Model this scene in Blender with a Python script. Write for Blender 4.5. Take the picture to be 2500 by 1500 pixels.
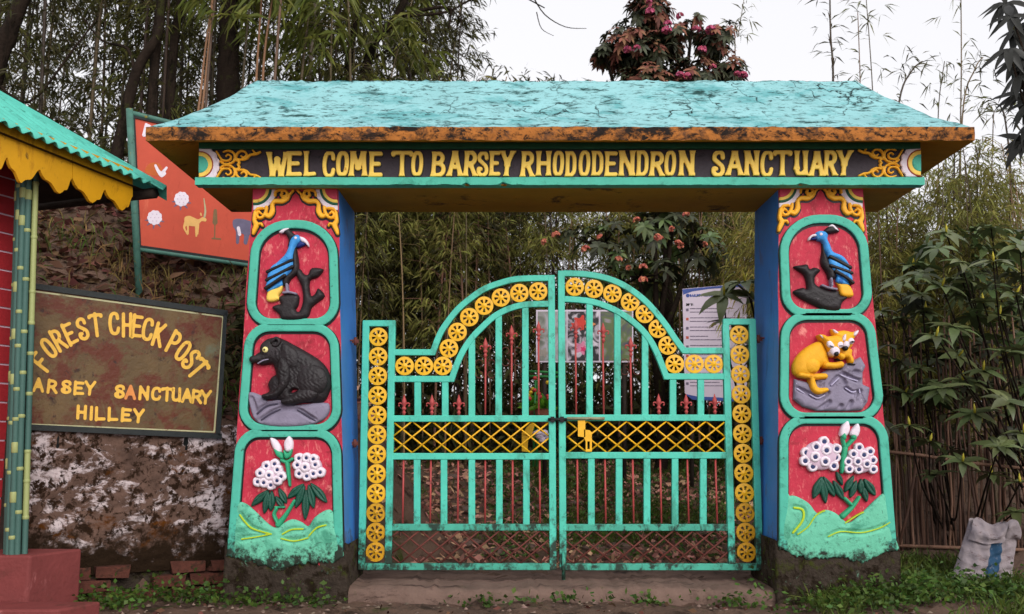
import bpy, math, random
import numpy as np
from mathutils import Matrix, Vector

# ------------------------------------------------------------------ camera, sky, sun, exposure
for o in list(bpy.data.objects):
    bpy.data.objects.remove(o, do_unlink=True)
SC = bpy.context.scene
COL = SC.collection
FPX, CX, CY = 2400.0, 1250.0, 750.0          # focal length and centre in photograph pixels
TILT = math.atan(330.0 / 2400.0)
EYE = 0.95                                    # eye height above the ground at the pillars
cam_d = bpy.data.cameras.new('camera')
cam = bpy.data.objects.new('camera', cam_d)
COL.objects.link(cam)
cam.location = (0, 0, EYE)
cam.rotation_euler = (math.pi / 2 + TILT, 0, 0)
cam_d.sensor_width = 36.0
cam_d.lens = 36.0 * FPX / 2500.0
cam_d.clip_start = 0.05
cam_d.clip_end = 1000.0
cam_d.dof.use_dof = True
cam_d.dof.focus_distance = 6.1
cam_d.dof.aperture_fstop = 4.0
SC.camera = cam

SUN_EL, SUN_AZ = math.radians(30), math.radians(24)      # soft light from behind the camera, a little to the right
world = bpy.data.worlds.new('World')
SC.world = world
world.use_nodes = True
wn, wl = world.node_tree.nodes, world.node_tree.links
wn.clear()
w_out = wn.new('ShaderNodeOutputWorld')
w_bg = wn.new('ShaderNodeBackground')
w_sky = wn.new('ShaderNodeTexSky')
w_sky.sky_type = 'NISHITA'
w_sky.sun_disc = False
w_sky.sun_elevation = SUN_EL
w_sky.sun_rotation = math.pi - SUN_AZ
w_sky.dust_density = 4.0
w_hsv = wn.new('ShaderNodeHueSaturation')
w_hsv.inputs['Saturation'].default_value = 0.10
w_mix = wn.new('ShaderNodeMixRGB')                        # closed layer of pale cloud over the sky
w_mix.inputs['Fac'].default_value = 0.72
w_mix.inputs['Color2'].default_value = (7.25, 7.2, 7.5, 1)
w_bg.inputs['Strength'].default_value = 0.145
wl.new(w_sky.outputs[0], w_hsv.inputs['Color'])
wl.new(w_hsv.outputs[0], w_mix.inputs['Color1'])
wl.new(w_mix.outputs[0], w_bg.inputs['Color'])
wl.new(w_bg.outputs[0], w_out.inputs['Surface'])

sun_d = bpy.data.lights.new('sun', 'SUN')
sun = bpy.data.objects.new('sun', sun_d)
COL.objects.link(sun)
sun_d.energy = 1.5
sun_d.angle = math.radians(35)
sun_d.color = (1.0, 0.97, 0.93)
sun.rotation_euler = (math.pi / 2 - SUN_EL, 0, SUN_AZ)
sun.location = (-2, -4, 9)

SC.view_settings.view_transform = 'Standard'
SC.view_settings.look = 'None'
SC.view_settings.exposure = 0.14
SC.view_settings.gamma = 1.0
SC.view_settings.use_curve_mapping = False
SC.render.engine = 'CYCLES'
SC.cycles.use_denoising = True
SC.cycles.max_bounces = 6
SC.cycles.diffuse_bounces = 3
SC.cycles.transparent_max_bounces = 8

# ------------------------------------------------------------------ helpers
ct, st = math.cos(TILT), math.sin(TILT)
def rays(px):
    px = np.asarray(px, float)
    a = (px[..., 0] - CX) / FPX
    b = (CY - px[..., 1]) / FPX
    return np.stack([a, ct - b * st, st + b * ct], -1)
class Plane:
    """a vertical or leaning plane in the place; hit() finds where a line of sight meets it"""
    def __init__(s, o, n):
        s.o = np.array(o, float); s.n = np.array(n, float) / np.linalg.norm(n)
    def hit(s, px, h=0.0):
        d = rays(px)
        e = np.array([0, 0, EYE])
        k = np.dot(s.o - e, s.n) / (d @ s.n)
        p = e + d * k[..., None] if np.ndim(k) else e + d * k
        return p + (np.asarray(h)[..., None] * s.n if np.ndim(h) else h * s.n)
def FP(Y):                                     # plane facing the camera at distance Y
    return Plane((0, Y, 0), (0, -1, 0))
def P(x, y, Y):
    return FP(Y).hit((x, y))

def lin(c):
    def f(v):
        v /= 255.0
        return v / 12.92 if v <= 0.04045 else ((v + 0.055) / 1.055) ** 2.4
    return tuple(f(v) for v in c)

MATS = {}
def mat(name, rgb, rough=0.6, var=0.18, scale=5.0, bump=0.15, bscale=40.0, dirt=None, spec=0.3, isl=0.0, objr=0.0,
        trans=0.0, stretch=(1, 1, 1), dirt2=None, dirt3=None, low=None, soft=0.10, cracks=None, metal=0.0):
    """procedural paint/stone/leaf material; dirt=(rgb, amount, scale, stretch)"""
    if name in MATS:
        return MATS[name]
    m = bpy.data.materials.new(name); MATS[name] = m
    m.use_nodes = True
    nt = m.node_tree; N, L = nt.nodes, nt.links
    N.clear()
    out = N.new('ShaderNodeOutputMaterial')
    bs = N.new('ShaderNodeBsdfPrincipled')
    bs.inputs['Roughness'].default_value = rough
    bs.inputs['Specular IOR Level'].default_value = spec
    bs.inputs['Metallic'].default_value = metal
    tc = N.new('ShaderNodeTexCoord')
    def mapped(s):
        mp = N.new('ShaderNodeMapping'); mp.inputs['Scale'].default_value = s
        L.new(tc.outputs['Object'], mp.inputs['Vector'])
        return mp.outputs[0]
    def noise(sc, det=6, rgh=0.6, s=(1, 1, 1), dist=0.0):
        n = N.new('ShaderNodeTexNoise'); n.inputs['Scale'].default_value = sc
        n.inputs['Detail'].default_value = det; n.inputs['Roughness'].default_value = rgh
        n.inputs['Distortion'].default_value = dist
        L.new(mapped(s), n.inputs['Vector'])
        return n.outputs['Fac']
    def ramp(src, a, b, ca=(0, 0, 0, 1), cb=(1, 1, 1, 1)):
        r = N.new('ShaderNodeValToRGB')
        r.color_ramp.elements[0].position = a; r.color_ramp.elements[0].color = ca
        r.color_ramp.elements[1].position = b; r.color_ramp.elements[1].color = cb
        L.new(src, r.inputs['Fac'])
        return r.outputs[0]
    def mix(f, a, b, typ='MIX'):
        x = N.new('ShaderNodeMixRGB'); x.blend_type = typ
        for k, v in (('Fac', f), ('Color1', a), ('Color2', b)):
            if isinstance(v, (int, float)): x.inputs[k].default_value = v
            elif isinstance(v, tuple): x.inputs[k].default_value = (*v[:3], 1)
            else: L.new(v, x.inputs[k])
        return x.outputs[0]
    base = lin(rgb)
    lo = tuple(v * (1 - var) for v in base); hi = tuple(min(1, v * (1 + var)) for v in base)
    col = ramp(noise(scale, 8, 0.65, stretch), 0.3, 0.7, (*lo, 1), (*hi, 1))
    if isl or objr:
        hs = N.new('ShaderNodeHueSaturation')
        L.new(col, hs.inputs['Color'])
        if isl:
            g = N.new('ShaderNodeNewGeometry'); src = g.outputs['Random Per Island']; amt = isl
        else:
            g = N.new('ShaderNodeObjectInfo'); src = g.outputs['Random']; amt = objr
        mr = N.new('ShaderNodeMapRange'); mr.inputs['To Min'].default_value = 1 - amt; mr.inputs['To Max'].default_value = 1 + amt * 1.3
        L.new(src, mr.inputs['Value']); L.new(mr.outputs[0], hs.inputs['Value'])
        mh = N.new('ShaderNodeMapRange'); mh.inputs['To Min'].default_value = 0.5 - amt * 0.06; mh.inputs['To Max'].default_value = 0.5 + amt * 0.05
        mm = N.new('ShaderNodeMath'); mm.operation = 'FRACT'
        mu = N.new('ShaderNodeMath'); mu.operation = 'MULTIPLY'; mu.inputs[1].default_value = 7.31
        L.new(src, mu.inputs[0]); L.new(mu.outputs[0], mm.inputs[0]); L.new(mm.outputs[0], mh.inputs['Value'])
        L.new(mh.outputs[0], hs.inputs['Hue'])
        col = hs.outputs[0]
    hsrc = noise(bscale, 5, 0.6)
    for d in (dirt, dirt2, dirt3):
        if d:
            dc, amt, dsc, ds = d
            n = noise(dsc, 10, 0.72, ds, 0.4)
            f = ramp(n, 0.71 - amt * 0.30 - soft / 2, 0.71 - amt * 0.30 + soft / 2)
            col = mix(f, col, lin(dc))
    if low:                                   # damp grime that creeps up from z0 and thins out towards z1
        lc, z0, z1, lsc = low
        sp = N.new('ShaderNodeSeparateXYZ'); L.new(tc.outputs['Object'], sp.inputs[0])
        mr = N.new('ShaderNodeMapRange'); mr.inputs['From Min'].default_value = z0; mr.inputs['From Max'].default_value = z1
        mr.inputs['To Min'].default_value = 0.34; mr.inputs['To Max'].default_value = -0.16
        L.new(sp.outputs['Z'], mr.inputs['Value'])
        ad = N.new('ShaderNodeMath'); ad.operation = 'ADD'
        L.new(mr.outputs[0], ad.inputs[0]); L.new(noise(lsc, 10, 0.72), ad.inputs[1])
        col = mix(ramp(ad.outputs[0], 0.55, 0.72), col, lin(lc))
    if cracks:
        cc, csc = cracks
        v = N.new('ShaderNodeTexVoronoi'); v.feature = 'DISTANCE_TO_EDGE'; v.inputs['Scale'].default_value = csc
        w = N.new('ShaderNodeTexNoise'); w.inputs['Scale'].default_value = 6; w.inputs['Detail'].default_value = 6
        L.new(tc.outputs['Object'], w.inputs['Vector'])
        va = N.new('ShaderNodeVectorMath'); va.operation = 'MULTIPLY_ADD'
        va.inputs[1].default_value = (0.35, 0.35, 0.35)
        L.new(w.outputs['Color'], va.inputs[0]); L.new(tc.outputs['Object'], va.inputs[2])
        L.new(va.outputs[0], v.inputs['Vector'])
        f = ramp(v.outputs['Distance'], 0.004, 0.020, (1, 1, 1, 1), (0, 0, 0, 1))
        g = ramp(noise(2.2, 4), 0.45, 0.6)
        fm = mix(1.0, f, g, 'MULTIPLY')
        col = mix(fm, col, lin(cc))
    L.new(col, bs.inputs['Base Color'])
    if bump:
        b = N.new('ShaderNodeBump'); b.inputs['Strength'].default_value = bump; b.inputs['Distance'].default_value = 0.02
        L.new(hsrc, b.inputs['Height']); L.new(b.outputs[0], bs.inputs['Normal'])
    if trans:
        tr = N.new('ShaderNodeBsdfTranslucent'); L.new(col, tr.inputs['Color'])
        ms = N.new('ShaderNodeMixShader'); ms.inputs[0].default_value = trans
        L.new(bs.outputs[0], ms.inputs[1]); L.new(tr.outputs[0], ms.inputs[2])
        L.new(ms.outputs[0], out.inputs['Surface'])
    else:
        L.new(bs.outputs[0], out.inputs['Surface'])
    return m

def mesh(name, V, F, mats, mi=None, smooth=None):
    me = bpy.data.meshes.new(name)
    V = np.asarray(V, float)
    me.from_pydata(V.tolist(), [], [list(map(int, f)) for f in F] if not isinstance(F, np.ndarray) else F.tolist())
    for m in (mats if isinstance(mats, (list, tuple)) else [mats]):
        me.materials.append(m)
    if mi is not None:
        me.polygons.foreach_set('material_index', np.asarray(mi, np.int32))
    if smooth is not None:
        s = np.ones(len(me.polygons), bool) if smooth is True else np.asarray(smooth, bool)
        me.polygons.foreach_set('use_smooth', s)
    me.update()
    return me
def link(name, data, parent=None):
    o = bpy.data.objects.new(name, data)
    COL.objects.link(o)
    if parent is not None:
        setpar(o, parent)
    return o
def world_of(o):
    m = o.matrix_basis.copy()
    if o.parent is not None:
        m = world_of(o.parent) @ o.matrix_parent_inverse @ m
    return m
def setpar(o, parent):
    o.parent = parent
    o.matrix_parent_inverse = world_of(parent).inverted()
def tag(o, label=None, cat=None, group=None, kind=None):
    for k, v in (('label', label), ('category', cat), ('group', group), ('kind', kind)):
        if v: o[k] = v
    return o
def thing(name, loc, label, cat, group=None):
    o = bpy.data.objects.new(name, None)
    COL.objects.link(o)
    o.location = [float(v) for v in loc]
    o.empty_display_size = 0.2
    return tag(o, label, cat, group)

class MB:
    """collects boxes, bars, tubes and sheets into one mesh"""
    def __init__(s): s.V = []; s.F = []; s.mi = []; s.sm = []; s.n = 0
    def add(s, V, F, m=0, smooth=False):
        V = np.asarray(V, float).reshape(-1, 3)
        for f in F: s.F.append([int(i) + s.n for i in f])
        s.V.append(V); s.mi += [m] * len(F); s.sm += [smooth] * len(F); s.n += len(V)
    def box(s, a, b, m=0):
        x0, y0, z0 = a; x1, y1, z1 = b
        V = [(x0,y0,z0),(x1,y0,z0),(x1,y1,z0),(x0,y1,z0),(x0,y0,z1),(x1,y0,z1),(x1,y1,z1),(x0,y1,z1)]
        s.add(V, [(0,3,2,1),(4,5,6,7),(0,1,5,4),(1,2,6,5),(2,3,7,6),(3,0,4,7)], m)
    def prism(s, poly, nrm, t, m=0):
        """poly: 3D outline (counter-clockwise seen from nrm), pushed back by t along -nrm"""
        A = np.asarray(poly, float); B = A - np.asarray(nrm, float) * t; n = len(A)
        F = [list(range(n)), list(range(2 * n - 1, n - 1, -1))]
        F += [(i, i + n, (i + 1) % n + n, (i + 1) % n) for i in range(n)]
        s.add(np.vstack([A, B]), F, m)
    def tube(s, pts, rad, seg=8, m=0, cap=True, smooth=True):
        pts = np.asarray(pts, float); n = len(pts)
        rad = np.full(n, rad) if np.ndim(rad) == 0 else np.asarray(rad, float)
        tg = np.gradient(pts, axis=0); tg /= np.linalg.norm(tg, axis=1)[:, None] + 1e-9
        ref = np.array([0, 0, 1.0]) if abs(tg[0][2]) < 0.9 else np.array([0, 1.0, 0])
        u = np.cross(tg, ref); u /= np.linalg.norm(u, axis=1)[:, None] + 1e-9
        v = np.cross(tg, u)
        a = np.arange(seg) / seg * 2 * math.pi
        V = pts[:, None] + rad[:, None, None] * (np.cos(a)[None, :, None] * u[:, None] + np.sin(a)[None, :, None] * v[:, None])
        F = []
        for i in range(n - 1):
            for k in range(seg):
                F.append((i*seg+k, i*seg+(k+1) % seg, (i+1)*seg+(k+1) % seg, (i+1)*seg+k))
        if cap:
            F.append(tuple(range(seg - 1, -1, -1))); F.append(tuple((n-1)*seg + k for k in range(seg)))
        s.add(V.reshape(-1, 3), F, m, smooth)
    def beam(s, a, b, w, d, m=0):
        """square bar from a to b lying in the X-Z plane: w across, d deep"""
        a = np.asarray(a, float); b = np.asarray(b, float)
        t = (b - a) / np.linalg.norm(b - a)
        sd = np.array([t[2], 0, -t[0]]); sd /= np.linalg.norm(sd)
        dy = np.array([0, 1.0, 0])
        V = []
        for p in (a, b):
            for i, j in ((-1,-1),(1,-1),(1,1),(-1,1)):
                V.append(p + sd * w / 2 * i + dy * d / 2 * j)
        s.add(V, [(3,2,1,0),(4,5,6,7),(0,1,5,4),(1,2,6,5),(2,3,7,6),(3,0,4,7)], m)
    def strip(s, pts, w, d, m=0):
        """square-section bar bent along pts in the X-Z plane (mitred)"""
        pts = np.asarray(pts, float)
        t = np.gradient(pts, axis=0); t /= np.linalg.norm(t, axis=1)[:, None]
        for i in range(1, len(pts) - 1):
            a = pts[i] - pts[i-1]; b = pts[i+1] - pts[i]
            t[i] = a / np.linalg.norm(a) + b / np.linalg.norm(b); t[i] /= np.linalg.norm(t[i])
        sd = np.stack([t[:, 2], t[:, 1] * 0, -t[:, 0]], 1)
        dy = np.array([0, 1.0, 0]); n = len(pts); V = []
        ww = np.full(n, w)
        for i in range(1, n - 1):
            a = pts[i] - pts[i-1]; a /= np.linalg.norm(a)
            ww[i] = w / max(0.6, abs(np.dot(a, t[i])))
        for p, q, z in zip(pts, sd, ww):
            for i, j in ((-1,-1),(1,-1),(1,1),(-1,1)):
                V.append(p + q * z / 2 * i + dy * d / 2 * j)
        F = [(3,2,1,0), tuple((n-1)*4 + k for k in range(4))]
        for i in range(n - 1):
            for k in range(4):
                F.append((i*4+k, i*4+(k+1) % 4, (i+1)*4+(k+1) % 4, (i+1)*4+k))
        s.add(V, F, m)
    def build(s, name, mats, parent=None):
        me = mesh(name, np.vstack(s.V), s.F, mats, s.mi, s.sm)
        return link(name, me, parent)

# ------------------------------------------------------------------ relief: outlines -> cushioned solids
def smooth_pts(p, n=5, closed=True):
    p = np.asarray(p, float); k = len(p); out = []
    for i in range(k if closed else k - 1):
        if closed: a, b, c, d = p[(i-1) % k], p[i], p[(i+1) % k], p[(i+2) % k]
        else: a, b, c, d = p[max(i-1, 0)], p[i], p[i+1], p[min(i+2, k-1)]
        for t in np.arange(n) / n:
            out.append(0.5 * ((2*b) + (-a+c)*t + (2*a-5*b+4*c-d)*t*t + (-a+3*b-3*c+d)*t**3))
    if not closed: out.append(p[-1])
    return np.array(out)
class Poly:
    def __init__(s, pts, sm=4, off=0.0):
        s.p = smooth_pts(pts, sm) if sm > 1 else np.asarray(pts, float); s.off = off
    def box(s): return np.concatenate([s.p.min(0) - abs(s.off), s.p.max(0) + abs(s.off)])
    def __call__(s, q):
        p = s.p; d2 = np.full(q.shape[:-1], 1e9); ins = np.zeros(q.shape[:-1], bool)
        for i in range(len(p)):
            a, b = p[i-1], p[i]; e = b - a; w = q - a
            t = np.clip((w @ e) / (e @ e + 1e-12), 0, 1)
            d2 = np.minimum(d2, ((w - t[..., None] * e) ** 2).sum(-1))
            c = (a[1] > q[..., 1]) != (b[1] > q[..., 1])
            xx = (b[0] - a[0]) * (q[..., 1] - a[1]) / ((b[1] - a[1]) + 1e-12) + a[0]
            ins ^= c & (q[..., 0] < xx)
        d = np.sqrt(d2)
        return np.where(ins, d, -d) + s.off
class Strokes:
    """union of thick lines; each stroke = (points, radius or radii)"""
    def __init__(s, lst, clip=None): s.l = [(np.asarray(p, float), r) for p, r in lst]; s.clip = clip
    def box(s):
        b = np.array([np.concatenate([p.min(0) - np.max(r), p.max(0) + np.max(r)]) for p, r in s.l])
        return np.concatenate([b[:, :2].min(0), b[:, 2:].max(0)])
    def __call__(s, q):
        D = np.full(q.shape[:-1], -1e9)
        for p, r in s.l:
            rr = np.full(len(p), r) if np.ndim(r) == 0 else np.asarray(r, float)
            if len(p) == 1:
                D = np.maximum(D, rr[0] - np.sqrt(((q - p[0]) ** 2).sum(-1)))
            for i in range(len(p) - 1):
                e = p[i+1] - p[i]; w = q - p[i]
                t = np.clip((w @ e) / (e @ e + 1e-12), 0, 1)
                D = np.maximum(D, rr[i] * (1 - t) + rr[i+1] * t - np.sqrt(((w - t[..., None] * e) ** 2).sum(-1)))
        if s.clip is not None:
            D = np.minimum(D, s.clip(q))
        return D
class Fn:
    def __init__(s, f, box): s.f = f; s.b = np.array(box, float)
    def box(s): return s.b
    def __call__(s, q): return s.f(q)

def relief_geo(sd, plane, base, H, rnd, step, bottom=-0.004, bump=None):
    b = sd.box(); xs = np.arange(b[0] - 2 * step, b[2] + 2 * step, step); ys = np.arange(b[1] - 2 * step, b[3] + 2 * step, step)
    X, Y = np.meshgrid(xs, ys); q = np.stack([X, Y], -1); D = sd(q)
    gy, gx = np.gradient(D, step); g = np.stack([gx, gy], -1); gl = np.sqrt((g ** 2).sum(-1)) + 1e-6
    ins = D > 0
    cell = ins[:-1, :-1] | ins[1:, :-1] | ins[:-1, 1:] | ins[1:, 1:]
    full = np.maximum.reduce([-D[:-1, :-1], -D[1:, :-1], -D[:-1, 1:], -D[1:, 1:]]) < step * 1.5
    cell &= full
    mv = np.where(D < 0, -D, 0.0)
    q2 = q + (g / gl[..., None]) * mv[..., None]
    d = np.maximum(D, 0)
    t = np.clip(d / rnd, 0, 1)
    h = base + H * np.sqrt(np.maximum(0, 1 - (1 - t) ** 2))
    if bump is not None: h = h + bump(q2) * t
    idx = np.arange(D.size).reshape(D.shape)
    I = np.argwhere(cell)
    F = np.stack([idx[I[:, 0], I[:, 1]], idx[I[:, 0] + 1, I[:, 1]], idx[I[:, 0] + 1, I[:, 1] + 1], idx[I[:, 0], I[:, 1] + 1]], 1)
    if len(F) == 0: return np.zeros((0, 3)), np.zeros((0, 4), int), np.zeros(0, bool)
    E = np.concatenate([F[:, [0, 1]], F[:, [1, 2]], F[:, [2, 3]], F[:, [3, 0]]])
    key = np.sort(E, 1); kk = key[:, 0].astype(np.int64) * D.size + key[:, 1]
    u, inv, cnt = np.unique(kk, return_inverse=True, return_counts=True)
    BE = E[cnt[inv] == 1]
    used, F1 = np.unique(F.ravel(), return_inverse=True)
    V = plane.hit(q2.reshape(-1, 2)[used], h.ravel()[used])
    bu, B1 = np.unique(BE.ravel(), return_inverse=True); B1 = B1.reshape(-1, 2)
    top = plane.hit(q2.reshape(-1, 2)[bu], h.ravel()[bu]); bot = plane.hit(q2.reshape(-1, 2)[bu], bottom)
    n0, n1 = len(V), len(V) + len(bu)
    S = np.stack([B1[:, 1] + n0, B1[:, 0] + n0, B1[:, 0] + n1, B1[:, 1] + n1], 1)
    FF = np.concatenate([F1.reshape(-1, 4), S])
    sm = np.concatenate([np.ones(len(F1) // 4, bool), np.zeros(len(S), bool)])
    return np.vstack([V, top, bot]), FF, sm
def relief(name, layers, plane, parent, step=2.0):
    """layers: (shape, material, base, height, rounding) -> one mesh with a material for each paint"""
    ms = []; Vs = []; Fs = []; mi = []; sm = []; n = 0
    for L in layers:
        sd, m, base, H, rnd = L[:5]
        bmp = L[5] if len(L) > 5 else None
        V, F, s = relief_geo(sd, plane, base, H, rnd, step, bump=bmp)
        if not len(V): continue
        if m not in ms: ms.append(m)
        Vs.append(V); Fs.append(F + n); n += len(V); mi += [ms.index(m)] * len(F); sm.append(s)
    me = mesh(name, np.vstack(Vs), np.vstack(Fs), ms, mi, np.concatenate(sm))
    return link(name, me, parent)

# ------------------------------------------------------------------ lettering, drawn as strokes in a unit box
GL = {
 'A': ([[(.1,0),(.5,1)],[(.5,1),(.9,0)]], [[(.27,.36),(.73,.36)]]),
 'B': ([[(.16,0),(.2,1)]], [[(.2,.93),(.55,.93),(.76,.82),(.76,.67),(.55,.54),(.2,.54)],[(.55,.54),(.85,.4),(.85,.18),(.6,.06),(.16,.06)]]),
 'C': ([], [[(.86,.72),(.8,.9),(.55,.96),(.3,.88),(.17,.65),(.15,.38),(.26,.12),(.52,.04),(.78,.1),(.88,.28)]]),
 'D': ([[(.18,0),(.2,1)]], [[(.2,.94),(.55,.94),(.8,.78),(.84,.5),(.8,.22),(.55,.06),(.18,.06)]]),
 'E': ([[(.2,0),(.22,1)]], [[(.2,.93),(.9,.92)],[(.2,.51),(.76,.51)],[(.2,.07),(.92,.08)]]),
 'F': ([[(.2,0),(.2,1)]], [[(.2,.93),(.9,.93)],[(.2,.52),(.76,.52)]]),
 'H': ([[(.17,0),(.17,1)],[(.83,0),(.83,1)]], [[(.17,.5),(.83,.5)]]),
 'I': ([[(.5,0),(.5,1)]], []),
 'K': ([[(.17,0),(.17,1)],[(.17,.42),(.85,1)],[(.36,.56),(.88,0)]], []),
 'L': ([[(.22,0),(.2,1)]], [[(.2,.07),(.92,.1)]]),
 'M': ([[(.12,0),(.2,1)],[(.8,1),(.88,0)],[(.2,1),(.5,.35)],[(.5,.35),(.8,1)]], []),
 'N': ([[(.15,0),(.17,1)],[(.85,1),(.83,0)],[(.17,1),(.83,.06)]], []),
 'O': ([], [[(.5,.95),(.25,.85),(.16,.5),(.25,.14),(.5,.05),(.75,.14),(.84,.5),(.75,.85),(.5,.95)]]),
 'P': ([[(.2,0),(.2,1)]], [[(.2,.93),(.6,.93),(.82,.8),(.82,.6),(.6,.46),(.2,.46)]]),
 'R': ([[(.14,0),(.2,1)],[(.5,.46),(.88,0)]], [[(.2,.93),(.55,.93),(.78,.8),(.76,.6),(.5,.47),(.2,.46)]]),
 'S': ([], [[(.84,.74),(.78,.9),(.5,.96),(.24,.86),(.22,.68),(.5,.54),(.8,.38),(.82,.16),(.52,.04),(.2,.12),(.16,.3),(.34,.3)]]),
 'T': ([[(.5,0),(.5,1)]], [[(.02,.86),(.1,.93),(.9,.93),(.98,.86)]]),
 'U': ([[(.18,1),(.17,.3)],[(.82,1),(.84,0)]], [[(.17,.3),(.26,.1),(.5,.05),(.78,.16)]]),
 'W': ([[(.08,1),(.3,0)],[(.3,0),(.5,.7)],[(.5,.7),(.72,0)],[(.72,0),(.92,1)]], []),
 'Y': ([[(.1,1),(.5,.45)],[(.9,1),(.5,.45)],[(.5,.5),(.46,0)]], []),
 "'": ([[(.5,1),(.45,.7)]], []), ':': ([], [[(.5,.2),(.5,.21)],[(.5,.7),(.5,.71)]]),
 'o': ([], [[(.5,.62),(.25,.55),(.18,.3),(.25,.08),(.5,.02),(.75,.08),(.82,.3),(.75,.55),(.5,.62)]]),
 's': ([], [[(.8,.52),(.5,.62),(.25,.5),(.5,.32),(.78,.18),(.5,.03),(.2,.12)]]),
}
def glyph(ch, cx, cy, w, h, r, flare=0.0, rot=0.0, pad=0.0, shear=0.0):
    """strokes of one letter centred at pixel (cx, cy); rot in degrees, counter-clockwise"""
    stems, curves = GL[ch]; c, s = math.cos(math.radians(rot)), math.sin(math.radians(rot))
    def tf(p):
        p = np.asarray(p, float); x = (p[:, 0] - .5) * (w - 0.0); y = (p[:, 1] - .5) * (h - 2 * r * (0.0 if flare else 1.0))
        x = x + shear * y
        return np.stack([cx + x * c - y * s, cy - (x * s + y * c)], 1)
    out = []
    for p in stems:
        a, b = np.array(p[0]), np.array(p[1]); t = np.linspace(0, 1, 9)[:, None]
        rr = (r + pad) * (1 - 0.10 * flare + 0.5 * flare * np.abs(2 * t[:, 0] - 1) ** 4)
        out.append((tf(a + (b - a) * t), rr))
    for p in curves:
        q = smooth_pts(p, 4, False) if len(p) > 2 else p
        out.append((tf(q), (r + pad) * (0.92 if flare else 1.0)))
    clip = None
    if flare:
        def clip(q):
            yy = (q[..., 0] - cx) * s + (q[..., 1] - cy) * c
            return h / 2 + pad - np.abs(yy)
    return Strokes(out, clip)

# ------------------------------------------------------------------ materials of the built things
C_TEAL = mat('teal_paint', (78, 180, 156), 0.6, 0.10, 9, 0.12, 60, dirt=((60, 150, 128), 0.36, 7, (1, 1, 1)), dirt2=((38, 66, 56), 0.20, 26, (1, 1, 1)), low=((34, 46, 36), .22, .55, 22))
C_GATE = mat('gate_teal_enamel', (78, 196, 172), 0.45, 0.12, 7, 0.12, 90, dirt=((58, 150, 128), 0.40, 6, (1, 1, .5)), dirt2=((40, 84, 70), 0.22, 18, (1, 1, .6)), spec=0.4, low=((34, 54, 42), .05, .75, 16))
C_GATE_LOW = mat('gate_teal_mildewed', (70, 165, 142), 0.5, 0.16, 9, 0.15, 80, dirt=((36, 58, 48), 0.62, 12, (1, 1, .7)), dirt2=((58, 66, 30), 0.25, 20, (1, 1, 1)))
C_YEL = mat('wheel_yellow_enamel', (238, 178, 22), 0.42, 0.10, 10, 0.1, 80, dirt=((120, 84, 20), 0.14, 30, (1, 1, 1)), spec=0.45)
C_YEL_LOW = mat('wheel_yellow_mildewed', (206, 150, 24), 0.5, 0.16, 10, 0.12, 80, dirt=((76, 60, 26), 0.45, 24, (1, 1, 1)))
C_SPEAR = mat('spear_red_paint', (178, 74, 72), 0.5, 0.16, 20, 0.1, 90, dirt=((96, 48, 38), 0.30, 40, (1, 1, 1)))
C_RUST = mat('rust_brown_iron', (104, 54, 46), 0.7, 0.25, 30, 0.2, 120)
C_RED = mat('pillar_crimson_paint', (190, 46, 68), 0.65, 0.12, 7, 0.25, 35, dirt=((150, 36, 50), 0.40, 5, (1, 1, 1)), dirt2=((226, 132, 126), 0.34, 16, (1.3, 1.3, .6)), dirt3=((214, 100, 104), 0.36, 34, (1.5, 1.5, .5)))
C_BLUE = mat('pillar_blue_paint', (62, 132, 214), 0.45, 0.10, 4, 0.10, 40, dirt=((96, 110, 168), 0.25, 5, (1, 1, .5)), dirt2=((40, 96, 170), 0.36, 3, (1, 1, .4)), low=((84, 74, 74), .05, .6, 9))
C_ORN = mat('ornament_orange_paint', (248, 178, 46), 0.5, 0.10, 14, 0.1, 60, dirt=((160, 96, 20), 0.10, 25, (1, 1, 1)))
C_LET = mat('letter_yellow_paint', (255, 210, 96), 0.6, 0.10, 12, 0.1, 60, dirt=((196, 118, 28), 0.16, 25, (1, 1, 1)))
C_BLK = mat('black_paint', (22, 18, 20), 0.45, 0.2, 10, 0.1, 60)
C_BAND = mat('lintel_charcoal_paint', (54, 45, 52), 0.6, 0.22, 12, 0.2, 40, dirt=((30, 24, 28), 0.30, 10, (1, 1, 1)))
C_WHT = mat('white_paint', (232, 218, 228), 0.6, 0.06, 14, 0.2, 60, dirt=((186, 166, 180), 0.30, 18, (1, 1, 1)), dirt2=((120, 100, 108), 0.12, 40, (1, 1, 1)))
C_BROWN = mat('red_brown_paint', (150, 52, 30), 0.5, 0.15, 14, 0.1, 60)
C_PINK = mat('magenta_paint', (196, 60, 84), 0.5, 0.1, 14, 0.1, 60)
C_DGREEN = mat('deep_green_paint', (22, 84, 58), 0.5, 0.15, 12, 0.1, 60)
C_LEAF_P = mat('painted_leaf_green', (20, 76, 60), 0.5, 0.25, 14, 0.2, 60, spec=0.4, dirt=((44, 104, 84), 0.25, 24, (1, 1, 1)))
C_STEM_P = mat('painted_stem_green', (50, 160, 116), 0.45, 0.1, 14, 0.1, 60)
C_HILL = mat('painted_hill_teal', (106, 192, 160), 0.7, 0.12, 8, 0.3, 30, dirt=((72, 152, 124), 0.42, 6, (1, 1, 1)), dirt2=((44, 80, 66), 0.26, 13, (1, 1, 1.6)), dirt3=((30, 46, 34), 0.26, 34, (1, 1, 1)), low=((34, 44, 34), .17, .45, 26))
C_LIME = mat('lime_paint', (176, 200, 40), 0.5, 0.1, 14, 0.1, 60)
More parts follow.
